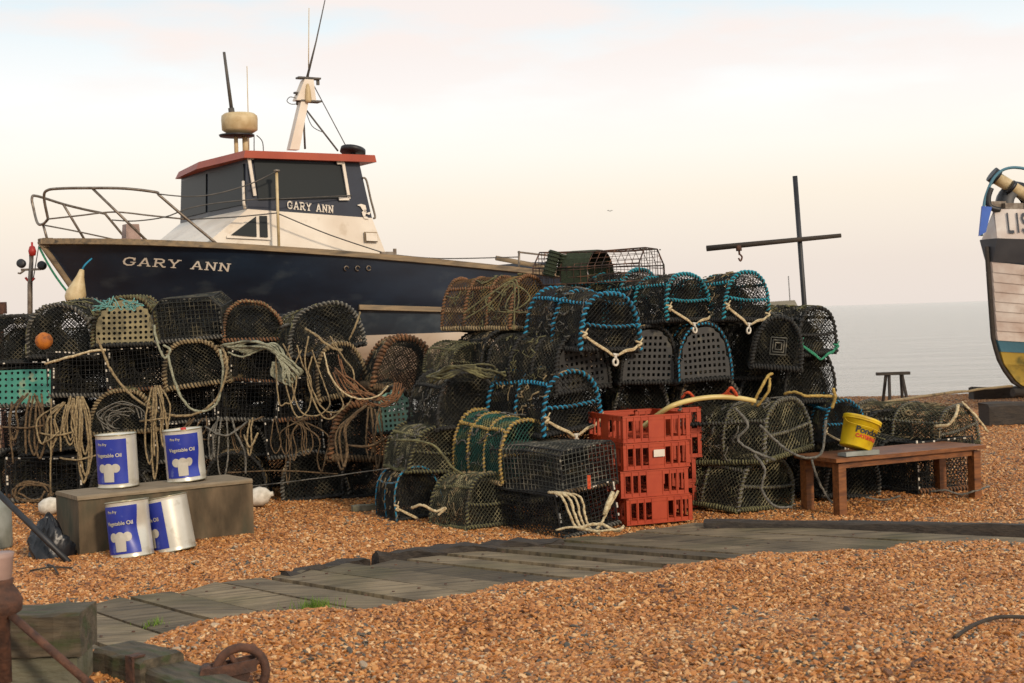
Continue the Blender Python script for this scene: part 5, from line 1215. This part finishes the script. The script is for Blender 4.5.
def mh_(u, v):
    t = u/tot; px = 122+(229-122)*t; py = 265+(271.5-265)*t-v*hpx*(1-.05*t)
    s_, p, z = hullpx(px, py); return BL(s_-.004, p+.012, z)
# place by fitting a straight line along the hull side
def mh2(u, v):
    t = u/tot; s_ = a[0]+(c[0]-a[0])*t; zb = a[2]+(c[2]-a[2])*t; z = zb+v*.066; p = hull_p(s_, z); return BL(s_, p+.008, z)
lettering(s, 'GARY ANN', mh2, .16, .11); s.obj('bow_lettering', 'boat_white', boat)
s = MB(); a2 = hullpx(346, 268.5)
for k in range(3): 
    z = a2[2]; s_ = a2[0]+k*.11; p = hull_p(s_, z)
    an_ = np.arange(9)*2*math.pi/8.5; s.tube([BL(s_+.022*math.cos(q), p+.008, z+.022*math.sin(q)) for q in an_[:7+k]], .008, 4)
s.obj('side_digits', 'steel', boat)

# cabin
PW = .95; PS = .88
def cp_(px, py, p=PW): s_, z = bpx(px, py, p); return s_, z
ftop = cp_(248, 156); rtop = cp_(360, 163); fmid = cp_(246, 209); rmid = cp_(372, 218); rbot = cp_(384, 256)
ZR = (ftop[1]+rtop[1])/2; s_f = ftop[0]; s_r = rtop[0]
zmid = fmid[1]; zmr = rmid[1]
cen = .03     # how far the windscreen centre stands forward
def cabin():
    zb = .70; zf = zmid; slope = .28
    # white lower part
    s = MB(); sb = s_f-.62
    L_ = [(sb, .42, zb), (sb, -.42, zb)]
    pts = [BL(s_f-.45, PW, zb), BL(s_f-.02, PW, zf), BL(rmid[0], PW, zmr), BL(rbot[0]+.03, PW, zb-.1),
           BL(s_f-.45, -PS, zb), BL(s_f-.02, -PS, zf), BL(rmid[0], -PW, zmr), BL(rbot[0]+.03, -PW, zb-.1),
           BL(s_f-.55, 0, zb), BL(s_f-.02-cen, 0, zf)]
    s.add(pts, [[0, 1, 2, 3], [7, 6, 5, 4], [3, 2, 6, 7], [8, 9, 1, 0], [4, 5, 9, 8], [9, 5, 6, 2, 1]]); s.obj('coachroof', 'boat_white', boat)
    # navy upper
    s = MB(); fl = .05
    P = [BL(s_f-.02, PW, zf), BL(s_f, PW-.02, ZR), BL(s_r, PW-.02, ZR), BL(rmid[0], PW, zmr),
         BL(s_f-.02, -PS, zf), BL(s_f, -PS+.02, ZR), BL(s_r, -PW+.02, ZR), BL(rmid[0], -PW, zmr), BL(s_f-.02-cen, 0, zf), BL(s_f-cen, 0, ZR)]
    s.add(P, [[0, 1, 2, 3], [7, 6, 5, 4], [3, 2, 6, 7], [8, 9, 1, 0], [4, 5, 9, 8], [1, 9, 5, 6, 2]]); cb = s.obj('wheelhouse', 'navy_cabin', boat)
    # roof
    s = MB(); ov = .07; z0, z1 = ZR-.01, ZR+.06
    o_ = [(s_f-cen-.12, 0), (s_f-.07, PW+ov), (s_r+.14, PW+ov), (s_r+.14, -PW-ov), (s_f-.04, -PS-ov+.02)]
    bot = [BL(x, y, z0) for x, y in o_]; top = [BL(x+(.03 if i_ in (0, 1, 4) else -.0), y*.97, z1) for i_, (x, y) in enumerate(o_)]
    n = 5; s.add(bot+top, [list(range(n))[::-1], list(range(n, 2*n))]+[[i_, (i_+1) % n, n+(i_+1) % n, n+i_] for i_ in range(n)]); s.obj('roof', 'roof_red', boat)
    # side windows
    def quadside(pxs, m, name, lift=.012, parent=None, side=1):
        s = MB(); q = [cp_(*t) for t in pxs]; s.prism([BL(x, side*(PW+lift-.004-.02*(z-zf)/(ZR-zf)), z) for x, z in q], None, None, (0, -side*.010, 0)); return s.obj(name, m, parent or boat)
    w1 = [(254, 160), (340, 164.5), (346, 198), (258, 200)]
    quadside(w1, 'window_glass', 'side_window')
    def line(a, b, name='window_frame', r=.016, parent=None):
        s = MB(); qa = cp_(*a); qb = cp_(*b); s.tube([BL(qa[0], PW+.012, qa[1]), BL(qb[0], PW+.016, qb[1])], r, 6); return s
    s = MB()
    for a, b in (((247, 158), (253, 158)), ((248, 158), (254, 196)), ((336, 163), (343, 163)), ((342, 163), (348, 199)), ((348, 199), (338, 199))):
        qa, qb = cp_(*a), cp_(*b)
        dx = qb[0]-qa[0]; dz = qb[1]-qa[1]; ln = math.hypot(dx, dz); nx_, nz_ = -dz/ln*.014, dx/ln*.014
        s.prism([BL(qa[0]+nx_, PW+.012, qa[1]+nz_), BL(qb[0]+nx_, PW+.012, qb[1]+nz_), BL(qb[0]-nx_, PW+.012, qb[1]-nz_), BL(qa[0]-nx_, PW+.012, qa[1]-nz_)], None, None, (0, -.02, 0))
    s.obj('window_trim', 'boat_white', boat)
    # windscreen panes (two facets)
    for sd_ in (1, -1):
        pw_ = PW if sd_ > 0 else PS; a0 = Vector(BL(s_f-.02, sd_*pw_, zf)); a1 = Vector(BL(s_f, sd_*(pw_-.02), ZR)); c0 = Vector(BL(s_f-.02-cen, 0, zf)); c1 = Vector(BL(s_f-cen, 0, ZR))
        def pt(u, v): return a0.lerp(c0, u).lerp(a1.lerp(c1, u), v)
        nrm = (c0-a0).cross(a1-a0).normalized(); nrm = nrm if nrm.x < 0 else -nrm
        s = MB(); s.prism([pt(.07, .1)+nrm*.004, pt(.97, .1)+nrm*.004, pt(.97, .9)+nrm*.004, pt(.07, .9)+nrm*.004], None, None, tuple(nrm*.012)); s.obj('windscreen', 'window_glass', boat)
        if sd_ > 0:
            s = MB(); s.tube([tuple(pt(.04, .55)+nrm*.03), tuple(pt(.01, .12)+nrm*.04), tuple(pt(.0, .0)+nrm*.03)], .016, 6); s.obj('grab_handle', 'boat_white', boat)
    # triangular cuddy window
    quadside([(226, 236), (255, 214), (269, 213), (270, 240), (226, 237.5)][:1]+[(255, 213.5), (269, 213), (270, 240), (226, 238)], 'boat_white', 'cuddy_window_frame', .006)
    quadside([(230, 235), (255, 216.5), (255.3, 237)], 'window_glass', 'cuddy_window', .02)
    quadside([(258.5, 216), (266, 216), (266.5, 237.5), (258.7, 237)], 'window_glass', 'cuddy_window', .02)
    quadside([(364, 233), (375, 233.5), (375.5, 241.5), (364.5, 241)], 'boat_white', 'vent_cover', .03)
    quadside([(363, 232), (376, 232.5), (376.5, 242.5), (363.5, 242)], 'gunwale', 'vent_frame', .012)
    # name on the cabin
    s = MB(); q0 = cp_(287, 208.5); q1 = cp_(333, 213); 
    def mc(u, v): t = u/tot; return BL(q0[0]+(q1[0]-q0[0])*t, PW+.012, q0[1]+(q1[1]-q0[1])*t+v*.066)
    lettering(s, 'GARY ANN', mc, .2, .14); s.obj('cabin_lettering', 'boat_white', boat)
    # bird emblem
    s = MB(); e0 = cp_(363, 211); sc_ = .06
    for poly in ([(-1.1, .9), (-.4, 1.1), (.35, .9), (.5, .3), (.3, -.3), (-.2, .2), (-.5, .7)], [(.3, .3), (.5, -.1), (.2, -1), (-.1, -.9), (-.3, -.2)], [(.3, -.4), (1.0, -.6), (1.3, -.1), (.8, -.25)], [(-.1, -.8), (.6, -.9), (.9, -1.3), (.1, -1.2)]):
        s.prism([BL(e0[0]+x*sc_, PW+.008, e0[1]+z*sc_) for x, z in poly], None, None, (0, -.006, 0))
    s.obj('bird_emblem', 'boat_white', boat)
    # rear grab rail
    s = MB(); qa = cp_(366, 178); s.tube(smoothpath([BL(s_r+.02, PW, qa[1]), BL(s_r+.06, PW, qa[1]-.02), BL(s_r+.1, PW, qa[1]-.2), BL(s_r+.14, PW, qa[1]-.36), BL(s_r+.12, PW, qa[1]-.38)], 5), .012, 6); s.obj('grab_rail', 'steel', boat)
cabin()
def bw3(px, py, p): s_, z = bpx(px, py, p); return BL(s_, p, z)
def tubes(name, m, lst, r, sides=7):
    s = MB()
    for st in lst: s.tube(smoothpath(st, 5) if len(st) > 2 else st, r, sides)
    return s.obj(name, m, boat)
# bow rail
pt = lambda px, py, p: bw3(px, py, p)
port_top = [pt(48, 219, .12), pt(44, 198, .18), pt(47, 190.5, .25), pt(60, 188.5, .4), pt(91, 188, .62), pt(125, 188.5, .8), pt(155, 192, .9), pt(158, 194, .92)]
tubes('pulpit_rail', 'steel', [port_top, [pt(158, 194, .92), pt(187, 219, .95), pt(217, 244, 1.0)]], .0155)
tubes('pulpit_rail', 'steel', [[pt(48, 219, .12), pt(43, 224, .02), pt(37.5, 223, -.1), pt(33.5, 208, -.18), pt(32, 198, -.2), pt(37, 196, -.25), pt(63, 204, -.55), pt(85, 209.5, -.7), pt(104, 213.5, -.82), pt(107, 216, -.83), pt(127, 240, -.92)]], .015)
for st in ([pt(92, 188, .62), pt(115, 212, .68), pt(146, 240, .78)], [pt(63, 204, -.55), pt(86, 242, -.62)], [pt(43, 224, .0), pt(48, 242, 0.02)]):
    tubes('stanchion', 'steel', [st[:1]+st[-1:]], .0145)
tubes('mid_rail', 'steel', [[pt(48, 219, .14), pt(80, 215.5, .45), pt(114, 212, .66), pt(150, 215.5, .8), pt(188, 219.5, .95)]], .009)
tubes('mid_rail', 'steel', [[pt(38, 224, -.1), pt(75, 231, -.5), pt(117, 240, -.85)]], .009)
tubes('rail_wire', 'wire', [[pt(158, 194, .93), pt(187, 196.5, .98), pt(215, 194, 1.02), pt(250, 184, 1.08), pt(277, 171, 1.15)], [pt(112, 220, .66), pt(135, 221, .76), pt(165, 217, .88), pt(190, 208, .96), pt(225, 202, 1.02), pt(277, 198, 1.12)], [pt(188, 219.5, .95), pt(235, 217, 1.05), pt(277, 213, 1.15)]], .007, 5)
st1 = [pt(276.5, 170, 1.13), pt(279, 250, 1.13)]; tubes('stanchion', 'cream', [st1], .016)
s = MB(); s.lathe([(.001, -.02), (.035, -.02), (.035, .0), (.001, .01)], 10, c=st1[0]); s.obj('stanchion_cap', 'steel', boat)
tubes('rail_wire', 'wire', [[pt(279, 214, 1.14), pt(330, 235, 1.12), pt(387, 254, 1.08)], [pt(387, 254, 1.08), pt(440, 258.5, 1.05), pt(518, 257, 1.0)], [pt(280, 199, 1.14), pt(320, 197, 1.05), pt(352, 195.5, 1.0)]], .007, 5)
s = MB(); c = pt(387, 254, 1.08); s.box(c, (.16, .05, .05)); s.box((c[0]+.1, c[1], c[2]+.02), (.03, .03, .08)); s.obj('cleat', 'steel', boat)
# anchor winch box on the foredeck
s = MB(); c = pt(131, 232, -.1); s.box(c, (.17, .17, .17), taper=.85); s.box((c[0], c[1], c[2]-.1), (.28, .25, .04)); s.obj('deck_vent', 'pink', boat)
# roof gear
s = MB(); c = Vector(bw3(240.5, 150, .35)); zt_ = c.z
zr_ = 1.5+KB*(ZR+.06); c = Vector((c.x, c.y, zr_))
sc0 = (Vector(bw3(240.5, 124, .35))).z
s.tube([tuple(c+Vector((-.05, 0, 0))), (c.x-.05, c.y, sc0-.12)], .025, 8); s.tube([tuple(c+Vector((.06, 0, 0))), (c.x+.06, c.y, sc0-.12)], .035, 8); s.obj('radar_post', 'cream', boat)
s = MB(); s.lathe([(.001, -.14), (.12, -.13), (.17, -.10), (.2, -.08), (.205, .04), (.2, .08), (.17, .105), (.001, .12)], 28, c=(c.x, c.y, sc0+.01)); s.obj('radar_dome', 'cream', boat)
s = MB(); s.lathe([(.001, -.16), (.19, -.155), (.2, -.135), (.001, -.13)], 24, c=(c.x-.04, c.y, sc0+.01)); s.obj('radar_tray', 'black', boat)
s = MB(); s.tube([tuple(c+Vector((.16, 0, 0))), (c.x+.17, c.y, sc0-.12)], .006, 5); s.tube(smoothpath([(c.x+.2, c.y, sc0-.12), (c.x+.27, c.y, sc0-.2), (c.x+.27, c.y, zr_)], 5), .006, 5); s.obj('radar_cable', 'wire', boat)
def stick(name, m, a, b, r, p): s = MB(); s.tube([bw3(*a, p), bw3(*b, p)], r, 6); return s.obj(name, m, boat)
s = MB(); s.tube([bw3(232, 113, .4), bw3(224, 52, .4)], [.022, .016], 7); s.tube([bw3(232.5, 118, .4), bw3(231, 108, .4)], .035, 7); s.obj('antenna', 'wire', boat)
s = MB(); s.tube([bw3(249, 150, .1), bw3(247, 66, .1)], [.007, .005], 5); s.obj('antenna', 'cream', boat)
# mast
s = MB(); m0 = Vector(bw3(293, 150, .3)); m1 = Vector(bw3(304, 98, .3)); V = []
for P_, ww in ((m0, .06), (m1, .045)):
    for sx, sy in ((-1, -1), (1, -1), (1, 1), (-1, 1)): V.append((P_.x+sx*ww, P_.y+sy*.05, P_.z))
s.add(V, [[0, 1, 5, 4], [1, 2, 6, 5], [2, 3, 7, 6], [3, 0, 4, 7], [4, 5, 6, 7], [3, 2, 1, 0]])
u0_ = Vector(bw3(301.5, 101, .3)); u1_ = Vector(bw3(306, 80, .3)); V = []
for P_, w0, w1_ in ((u0_, -.09, .16), (u1_, -.04, .07)):
    for sx, sy in ((w0, -1), (w1_, -1), (w1_, 1), (w0, 1)): V.append((P_.x+sx, P_.y+sy*.06, P_.z))
s.add(V, [[0, 1, 5, 4], [1, 2, 6, 5], [2, 3, 7, 6], [3, 0, 4, 7], [4, 5, 6, 7], [3, 2, 1, 0]]); s.obj('mast', 'boat_white', boat)
s = MB(); q = u1_; s.box((q.x+.03, q.y, q.z+.02), (.28, .1, .02)); s.box((u0_.x+.1, u0_.y, u0_.z-.0), (.26, .12, .02)); s.box((q.x+.15, q.y, q.z-.02), (.03, .03, .06)); s.box(tuple(Vector(bw3(297, 93, .3))), (.07, .05, .02)); s.tube([bw3(297, 93, .3), bw3(297, 105, .3)], .012, 6); s.obj('mast_bracket', 'wire', boat)
s = MB(); q2 = bw3(308, 92, .36); s.lathe([(.001, -.12), (.03, -.12), (.04, -.09), (.03, .02), (.015, .09), (.001, .1)], 12, c=q2); s.obj('mast_lamp', 'cream', boat)
s = MB(); s.tube([bw3(306.5, 80, .3), bw3(316, 42, .3), bw3(325, 0, .3)], [.016, .009, .006], 6); s.obj('antenna', 'wire', boat)
s = MB(); s.tube([bw3(308.5, 80, .25), bw3(309, 8, .25)], [.007, .005], 5); s.obj('antenna', 'cream', boat)
tubes('stay', 'wire', [[bw3(312.5, 83, .3), bw3(347, 148, .5)]], .006, 5); tubes('stay', 'wire', [[bw3(304, 107, .3), bw3(338, 151, .5)]], .011, 5); tubes('stay', 'wire', [[bw3(303, 108, .3), bw3(305, 149, .3)]], .013, 5)
tubes('mast_cable', 'wire', [[bw3(296, 98, .3), bw3(290, 97, .3), bw3(287, 101, .3), bw3(291, 104, .3), bw3(296, 104, .3)], [bw3(306, 112, .3), bw3(312, 126, .3), bw3(322, 132, .35)]], .005, 5)
s = MB(); q = bw3(353, 150.5, .6); s.lathe([(.001, .03), (.1, .03), (.145, .02), (.15, -.03), (.001, -.035)], 22, c=q, rot=roty(R(14))@rotx(R(-8))); s.tube([q, (q[0], q[1], q[2]-.12)], .03, 8); s.obj('roof_hatch_lamp', 'black', boat)
# stern rail and gear
tubes('stern_rail', 'steel', [[pt(518, 252, 1.0), pt(551, 256, 1.0), pt(590, 262, 1.0)]], .012); tubes('stern_rail', 'steel', [[pt(519, 251, 1.0), pt(519, 272, 1.0)]], .014)
tubes('stern_spar', 'gunwale', [[pt(496, 258, .6), pt(560, 270, .7)]], .03, 8)
s = MB()
c = Vector(BL(5.0, .0, .45)); s.box(tuple(c), (.3, 1.2, .25)); s.obj('stern_locker', 'navy', boat)
tag(boat, 'navy blue fishing boat with red roofed wheelhouse beached behind the pots', 'boat')
# blocks under the keel
for k, s_ in enumerate((2.0, 4.4)):
    c = Vector((BB.x*KB, BB.y*KB))+AX2*(KB*s_); s = MB(); top = 1.5-.75*KB-.1*KB*s_/LH
    s.box((0, 0, top/2-.02), (.35, 1.1, top-.0), jit=.01); o = s.obj('keel_block', 'log_dark'); o.location = (c.x, c.y, 0); o.rotation_euler[2] = TH
    tag(o, ['dark timber block propping the forward keel of the blue boat', 'dark timber block propping the stern end of the blue boat'][k], 'keel block')
# fender at the bow
q = W(76, 294, 15.0); o = empty('fender', q, (0, R(16), 0))
s = MB(); s.lathe([(.001, -.2), (.035, -.19), (.04, -.16), (.1, -.13), (.135, -.06), (.13, .02), (.1, .1), (.05, .24), (.03, .33), (.001, .34)], 20); s.obj('buoy_body', 'cream', o)
s = MB(); s.tube(smoothpath([(0, 0, .32), (.02, .01, .4), (.06, .1, .5)], 4), .012, 6); s.tube([(0, 0, -.19), (0, 0, -.26)], .02, 6); s.obj('lanyard', 'rope_blue', o)
o.scale = (.8,)*3; tag(o, 'cream teardrop fender hanging under the bow of the blue boat', 'fender')

# marker pole on the far left
q = W(27, 330, 16.0); top = W(33, 243, 16.0); mm = 16.0/1422
o = empty('marker_pole', (q.x, q.y, 0)); ol = o.location
def rel(px, py): return tuple(W(px, py, 16.0)-ol)
s = MB(); s.tube([(rel(27, 330)[0]-.02, 0, 0.0), rel(30, 285), rel(32, 250)], [.035, .03, .022], 8); s.obj('pole', 'steel', o)
s = MB(); c = rel(32.3, 251); s.lathe([(.001, -.06), (.035, -.05), (.045, 0), (.03, .05), (.012, .06), (.012, .1), (.001, .1)], 12, c=c); s.obj('red_float', 'red_paint', o)
s = MB(); c = rel(31.3, 260); s.box(c, (.035, .035, .12)); s.obj('black_sleeve', 'black', o)
s = MB(); s.box(rel(31, 269.5), (.22, .03, .025)); s.tube([rel(25, 270), rel(20, 273.5), rel(18, 273)], .012, 6); s.obj('cross_arm', 'steel', o)
for px, py in ((21.3, 263.5), (42, 265.5)):
    s = MB(); s.lathe([(.001, -.03), (.045, -.03), (.05, -.02), (.05, .02), (.03, .03), (.001, .03)], 16, c=rel(px, py), rot=rotx(R(80))); s.obj('lamp', 'black', o)
s = MB(); s.tube(smoothpath([rel(25.5, 277.5), rel(28, 280.5), rel(31, 281), rel(34.5, 278)], 4), .014, 6); s.obj('red_hook', 'red_paint', o)
s = MB(); s.tube([rel(39.5, 242), rel(33.5, 278)], .006, 5); s.obj('cord', 'wire', o)
tag(o, 'thin marker pole with red float and two round lamps left of the bow', 'marker pole')
# red sign edge at far left
s = MB(); s.box((0, 0, 0), (.16, .05, .13)); s.box((0, .03, -.8), (.05, .05, 1.7)); o = s.obj('red_post', 'rust'); o.location = W(-1, 308, 16.0); tag(o, 'dark red post head just inside the left edge of the photo', 'post')

# cross pole
Yc = 13.6
f_ = W(807, 425, Yc); o = empty('cross_pole', (f_.x, f_.y, 0)); ol = o.location
def rel(px, py, Y=Yc): return tuple(W(px, py, Y)-ol)
s = MB(); s.tube([(rel(810, 470)[0], 0, 0), rel(804.5, 306), rel(795, 176)], .024, 9); s.obj('upright', 'black', o)
s = MB(); s.tube([rel(706.5, 248.5, Yc-.045), rel(841, 235.5, Yc-.045)], [.028, .02], 8); s.obj('crossbar', 'log_dark', o)
s = MB(); s.tube([rel(738.5, 245, Yc-.05), rel(739, 251, Yc-.05)], .028, 8); s.tube([rel(739, 250, Yc-.05), rel(739.5, 255, Yc-.05)], .01, 6); s.tube(smoothpath([rel(739.5, 254, Yc-.05), rel(742, 257, Yc-.05), rel(740.5, 261, Yc-.05), rel(738.5, 258, Yc-.05)], 4), .009, 6); s.obj('hanging_shackle', 'rust', o)
tag(o, 'tall dark pole with slanted crossbar rising behind the pots', 'pole')

# trestle
o = empty('trestle', W(893, 412, 19)); ol = o.location; ol.z = float(hfun(ol.x, ol.y)); o.location = ol
def rel(px, py, Y=19): return tuple(W(px, py, Y)-ol)
s = MB(); c = rel(893, 373.5); s.box(c, (.44, .09, .04)); s.obj('top_bar', 'log_dark', o)
for (a, b, dy) in (((886, 374), (884, 405), .1), ((889, 374), (887, 405), -.1), ((902, 375), (907, 404), -.1), ((901, 375), (906, 403), .1)):
    s = MB(); pa = rel(*a); pb = rel(*b); s.tube([pa, (pb[0], pb[1]+dy*1.5, 0.0)], .022, 6); s.obj('leg', 'log_dark', o)
tag(o, 'small dark wooden trestle on the beach crest against the sea', 'trestle')
ropeobj('mooring_rope', 'straight tan mooring rope running from the clinker boat to behind the pots', [[(1012, 386, 18.5), (960, 391.5, 16.5), (905, 399, 14.5), (850, 409, 12.6), (815, 415, 11.9)]], .018, 'rope_tan', 'rope', None)

# distant roof
o = empty('distant_building', W(778, 312, 300)); ol = o.location
s = MB(); s.box((0, 0, -2.5), (7.5, 8, 4.5)); s.obj('wall', 'roof_far', o)
s = MB(); s.add([(-4, -4.5, -.3), (4, -4.5, -.3), (4, 4.5, -.3), (-4, 4.5, -.3), (-2.5, 0, 2.2), (3.6, 0, 2.4)], [[0, 1, 5, 4], [1, 2, 5], [2, 3, 4, 5], [3, 0, 4], [0, 3, 2, 1]]); s.obj('roof', 'roof_far', o)
s = MB(); s.tube([(2.6, 0, 2), (2.4, 0, 7.5)], .1, 5); s.obj('roof_spike', 'wire', o)
tag(o, 'far away low building roof with a spike at the foot of the pole', 'building')
# bird
s = MB(); s.add([(0, 0, 0), (.5, .1, .25), (.95, 0, .1), (.45, .1, .05), (-.5, .1, .3), (-.95, 0, .05), (-.45, .1, .05), (0, -.35, .0), (0, .4, .0), (0, 0, -.12)], [[0, 1, 2, 3], [0, 4, 5, 6], [7, 3, 8, 6], [7, 9, 3], [3, 9, 8], [8, 9, 6], [6, 9, 7]])
o = s.obj('bird', 'black'); o.location = W(610, 211, 420); tag(o, 'tiny dark bird flying in the pale sky above the sea', 'bird')

# ------------------------------------------------------------------ clinker boat on the right
Y2 = 19.0; S2 = W(992, 300, Y2); TH2 = R(20)
b2 = empty('clinker_boat', (S2.x, S2.y, 0), (0, 0, TH2))
def wz(py, px=990): return W(px, py, Y2).z
ZT, ZB, Z0 = wz(209), wz(239), wz(394)
Z_st = wz(262)
L2 = 6.0
def stem2(z): return float(np.interp(z, [Z0, wz(384), wz(365), wz(340), wz(300), wz(256)], [.62, .35, .14, .03, .0, -.03]))
def w2(u, t):  # t 0 top..1 keel
    mxw = np.interp(t, [0, .4, .75, .9, 1], [1.15, 1.15, .95, .6, .06]); ex = np.interp(t, [0, .5, .8, 1], [7, 6, 3.5, 2]); return .05+mxw*(1-(1-u)**ex)
u2 = np.linspace(0, 1, 31)**1.8
def strake(z0, z1, off0, off1, m, name, n=3, zcurve=.5):
    s = MB(); V = []; Fc = []
    for side in (1, -1):
        o0 = len(V)
        for u in u2:
            for k in range(n+1):
                z = z0+(z1-z0)*k/n; t = (Z_st-z)/(Z_st-Z0); off = off0+(off1-off0)*k/n
                s_ = stem2(z)+(L2-stem2(z))*u; zz = z-zcurve*(1-(1-u)**3)*(1-min(max(t, 0), 1)*.9)
                V.append((s_, -side*(w2(u, min(max(t, 0), 1))+off), zz))
        for i in range(len(u2)-1):
            for k in range(n):
                f = [o0+i*(n+1)+k, o0+(i+1)*(n+1)+k, o0+(i+1)*(n+1)+k+1, o0+i*(n+1)+k+1]; Fc.append(f)
        if side == 1: m1 = o0
    # stem closing
    oo = len(V)//2
    for k in range(n): Fc.append([k, k+1, oo+k+1, oo+k]); 
    e = (len(u2)-1)*(n+1)
    for k in range(n): Fc.append([e+k, e+k+1, oo+e+k+1, oo+e+k])
    s.add(V, Fc); return s.obj(name, m, b2)
zc = [Z_st-(Z_st-wz(340))*k/8 for k in range(9)]
s_all = []
for k in range(8): strake(zc[k], zc[k+1]-.008, .0, .015, 'boat2_white', 'strake', 2)
strake(wz(340), wz(352), .005, .01, 'boat2_blue', 'blue_band', 2); strake(wz(352), Z0, .0, .0, 'boat2_yellow', 'hull_bottom', 10)
strake(ZB, Z_st, .13, .02, 'boat2_grey', 'rubbing_band', 3, .3)
# bulwark panel
s = MB(); V = []
for u in u2:
    s_ = L2*u; wv = w2(u, 0)
    sag_ = .25*(1-(1-u)**3)
    V += [(s_-.02, -(wv+.11), ZB-.002-sag_), (s_+.08, -(wv-.06), ZT-sag_*.9), (s_+.08, -(wv-.1), ZT-sag_*.9), (s_-.0, -(wv+.05), ZB-.002-sag_)]
n = len(u2); s.add(V, [[4*i+j, 4*i+(j+1) % 4, 4*i+4+(j+1) % 4, 4*i+4+j] for i in range(n-1) for j in range(4)]+[[0, 3, 2, 1]])
V2 = [(x, -y, z) for x, y, z in V]; s.add(V2, [[4*i+j, 4*i+4+j, 4*i+4+(j+1) % 4, 4*i+(j+1) % 4] for i in range(n-1) for j in range(4)])
s.add([V[0], V[1], V2[1], V2[0]], [[0, 1, 2, 3]])
s.obj('bulwark', 'boat2_white', b2)
s = MB(); s.add([(L2*u+.02, -w2(u, 0)*.95, ZB-.05-.25*(1-(1-u)**3)) for u in u2]+[(L2*u+.02, w2(u, 0)*.95, ZB-.05-.25*(1-(1-u)**3)) for u in u2], [[i_, i_+1, 31+i_+1, 31+i_] for i_ in range(30)]); s.obj('deck', 'boat2_grey', b2)
s = MB(); s.tube([(stem2(z)-.03, 0, z) for z in np.linspace(ZB-.1, Z0, 14)], .03, 8); s.tube([(.3, 0, Z0), (L2, 0, Z0-.05)], .06, 8); s.obj('stem_post', 'log_dark', b2)
# registration letters LIS on the port bulwark
def b2px(px, py):   # hit bulwark: solve along u
    best = None
    for u in np.linspace(0, .5, 400):
        s_ = L2*u; wv = w2(u, 0)
        for v in (.5,):
            P = b2.matrix_basis@Vector((s_+.03, -(wv+.03), (ZB+ZT)/2)); d = P-EYE; x = CX+F*d.dot(cr)/d.dot(fwd)
            if best is None or abs(x-px) < best[0]: best = (abs(x-px), u)
    return best[1]
bpy.context.view_layer.update()
def bwpoint(u, v):
    s_ = L2*u; wv = w2(u, 0); sag_ = .25*(1-(1-u)**3); lo = Vector((s_-.02, -(wv+.11), ZB-sag_)); hi = Vector((s_+.08, -(wv-.06), ZT-sag_*.9))
    P = lo.lerp(hi, v); return (P.x-.008, P.y-.012, P.z+.002)
uL = {px: b2px(px, 220) for px in range(1004, 1040)}
def mb2(u, v):
    px = 1007+u*10.5; a = int(px); fr = px-a; a = min(max(a, 1004), 1038); uu = uL[a]*(1-fr)+uL[a+1]*fr; return bwpoint(uu, .22+v*.62)
s = MB(); lettering(s, 'LIS', mb2, .17, .17, adv=.92); s.obj('bow_lettering', 'boat2_grey', b2)
# hauler, hoop, blue panel
def r2(px, py, Y=Y2): return tuple(b2.matrix_basis.inverted()@W(px, py, Y))
s = MB(); s.tube(smoothpath([r2(981.5, 236), r2(984, 205), r2(988, 190), r2(994, 178), r2(1003, 170), r2(1015, 167.5), r2(1032, 170)], 6), .02, 8); s.obj('hose_hoop', 'boat2_blue', b2)
s = MB(); s.tube([r2(993, 176, Y2+.15), r2(1030, 198, Y2+.3)], .085, 12); s.obj('hauler_arm', 'cream', b2)
s = MB(); s.tube([r2(991.5, 174, Y2+.12), r2(997, 178, Y2+.12)], .11, 12); s.tube([r2(1010, 186, Y2+.12), r2(1013, 188, Y2+.12)], .095, 12); s.obj('hauler_collar', 'black', b2)
s = MB(); c = r2(1018, 206, Y2+.3); s.lathe([(.15, -.1), (.3, -.1), (.34, 0), (.3, .1), (.15, .1)], 24, c=c, rot=rotx(R(85))); s.obj('hauler_wheel', 'black', b2)
s = MB(); s.tube(smoothpath([r2(991, 188), r2(988, 198), r2(990, 207), r2(1000, 210)], 4), .04, 8); s.obj('rope_guide', 'black', b2)
s = MB(); s.box(r2(996, 206, Y2+.1), (.25, .1, .12)); s.box(r2(1012, 207, Y2+.1), (.3, .1, .1)); s.obj('hauler_base', 'steel', b2)
s = MB(); A_ = [r2(982.5, 206, Y2-.1), r2(992, 207, Y2-.1), r2(986, 232, Y2-.1), r2(979.5, 236, Y2-.1)]; s.prism(A_, None, None, (.02, .05, 0)); s.obj('blue_panel', 'cobalt', b2)
tag(b2, 'white clinker hulled boat with yellow bottom, partly in view at the right edge', 'boat')
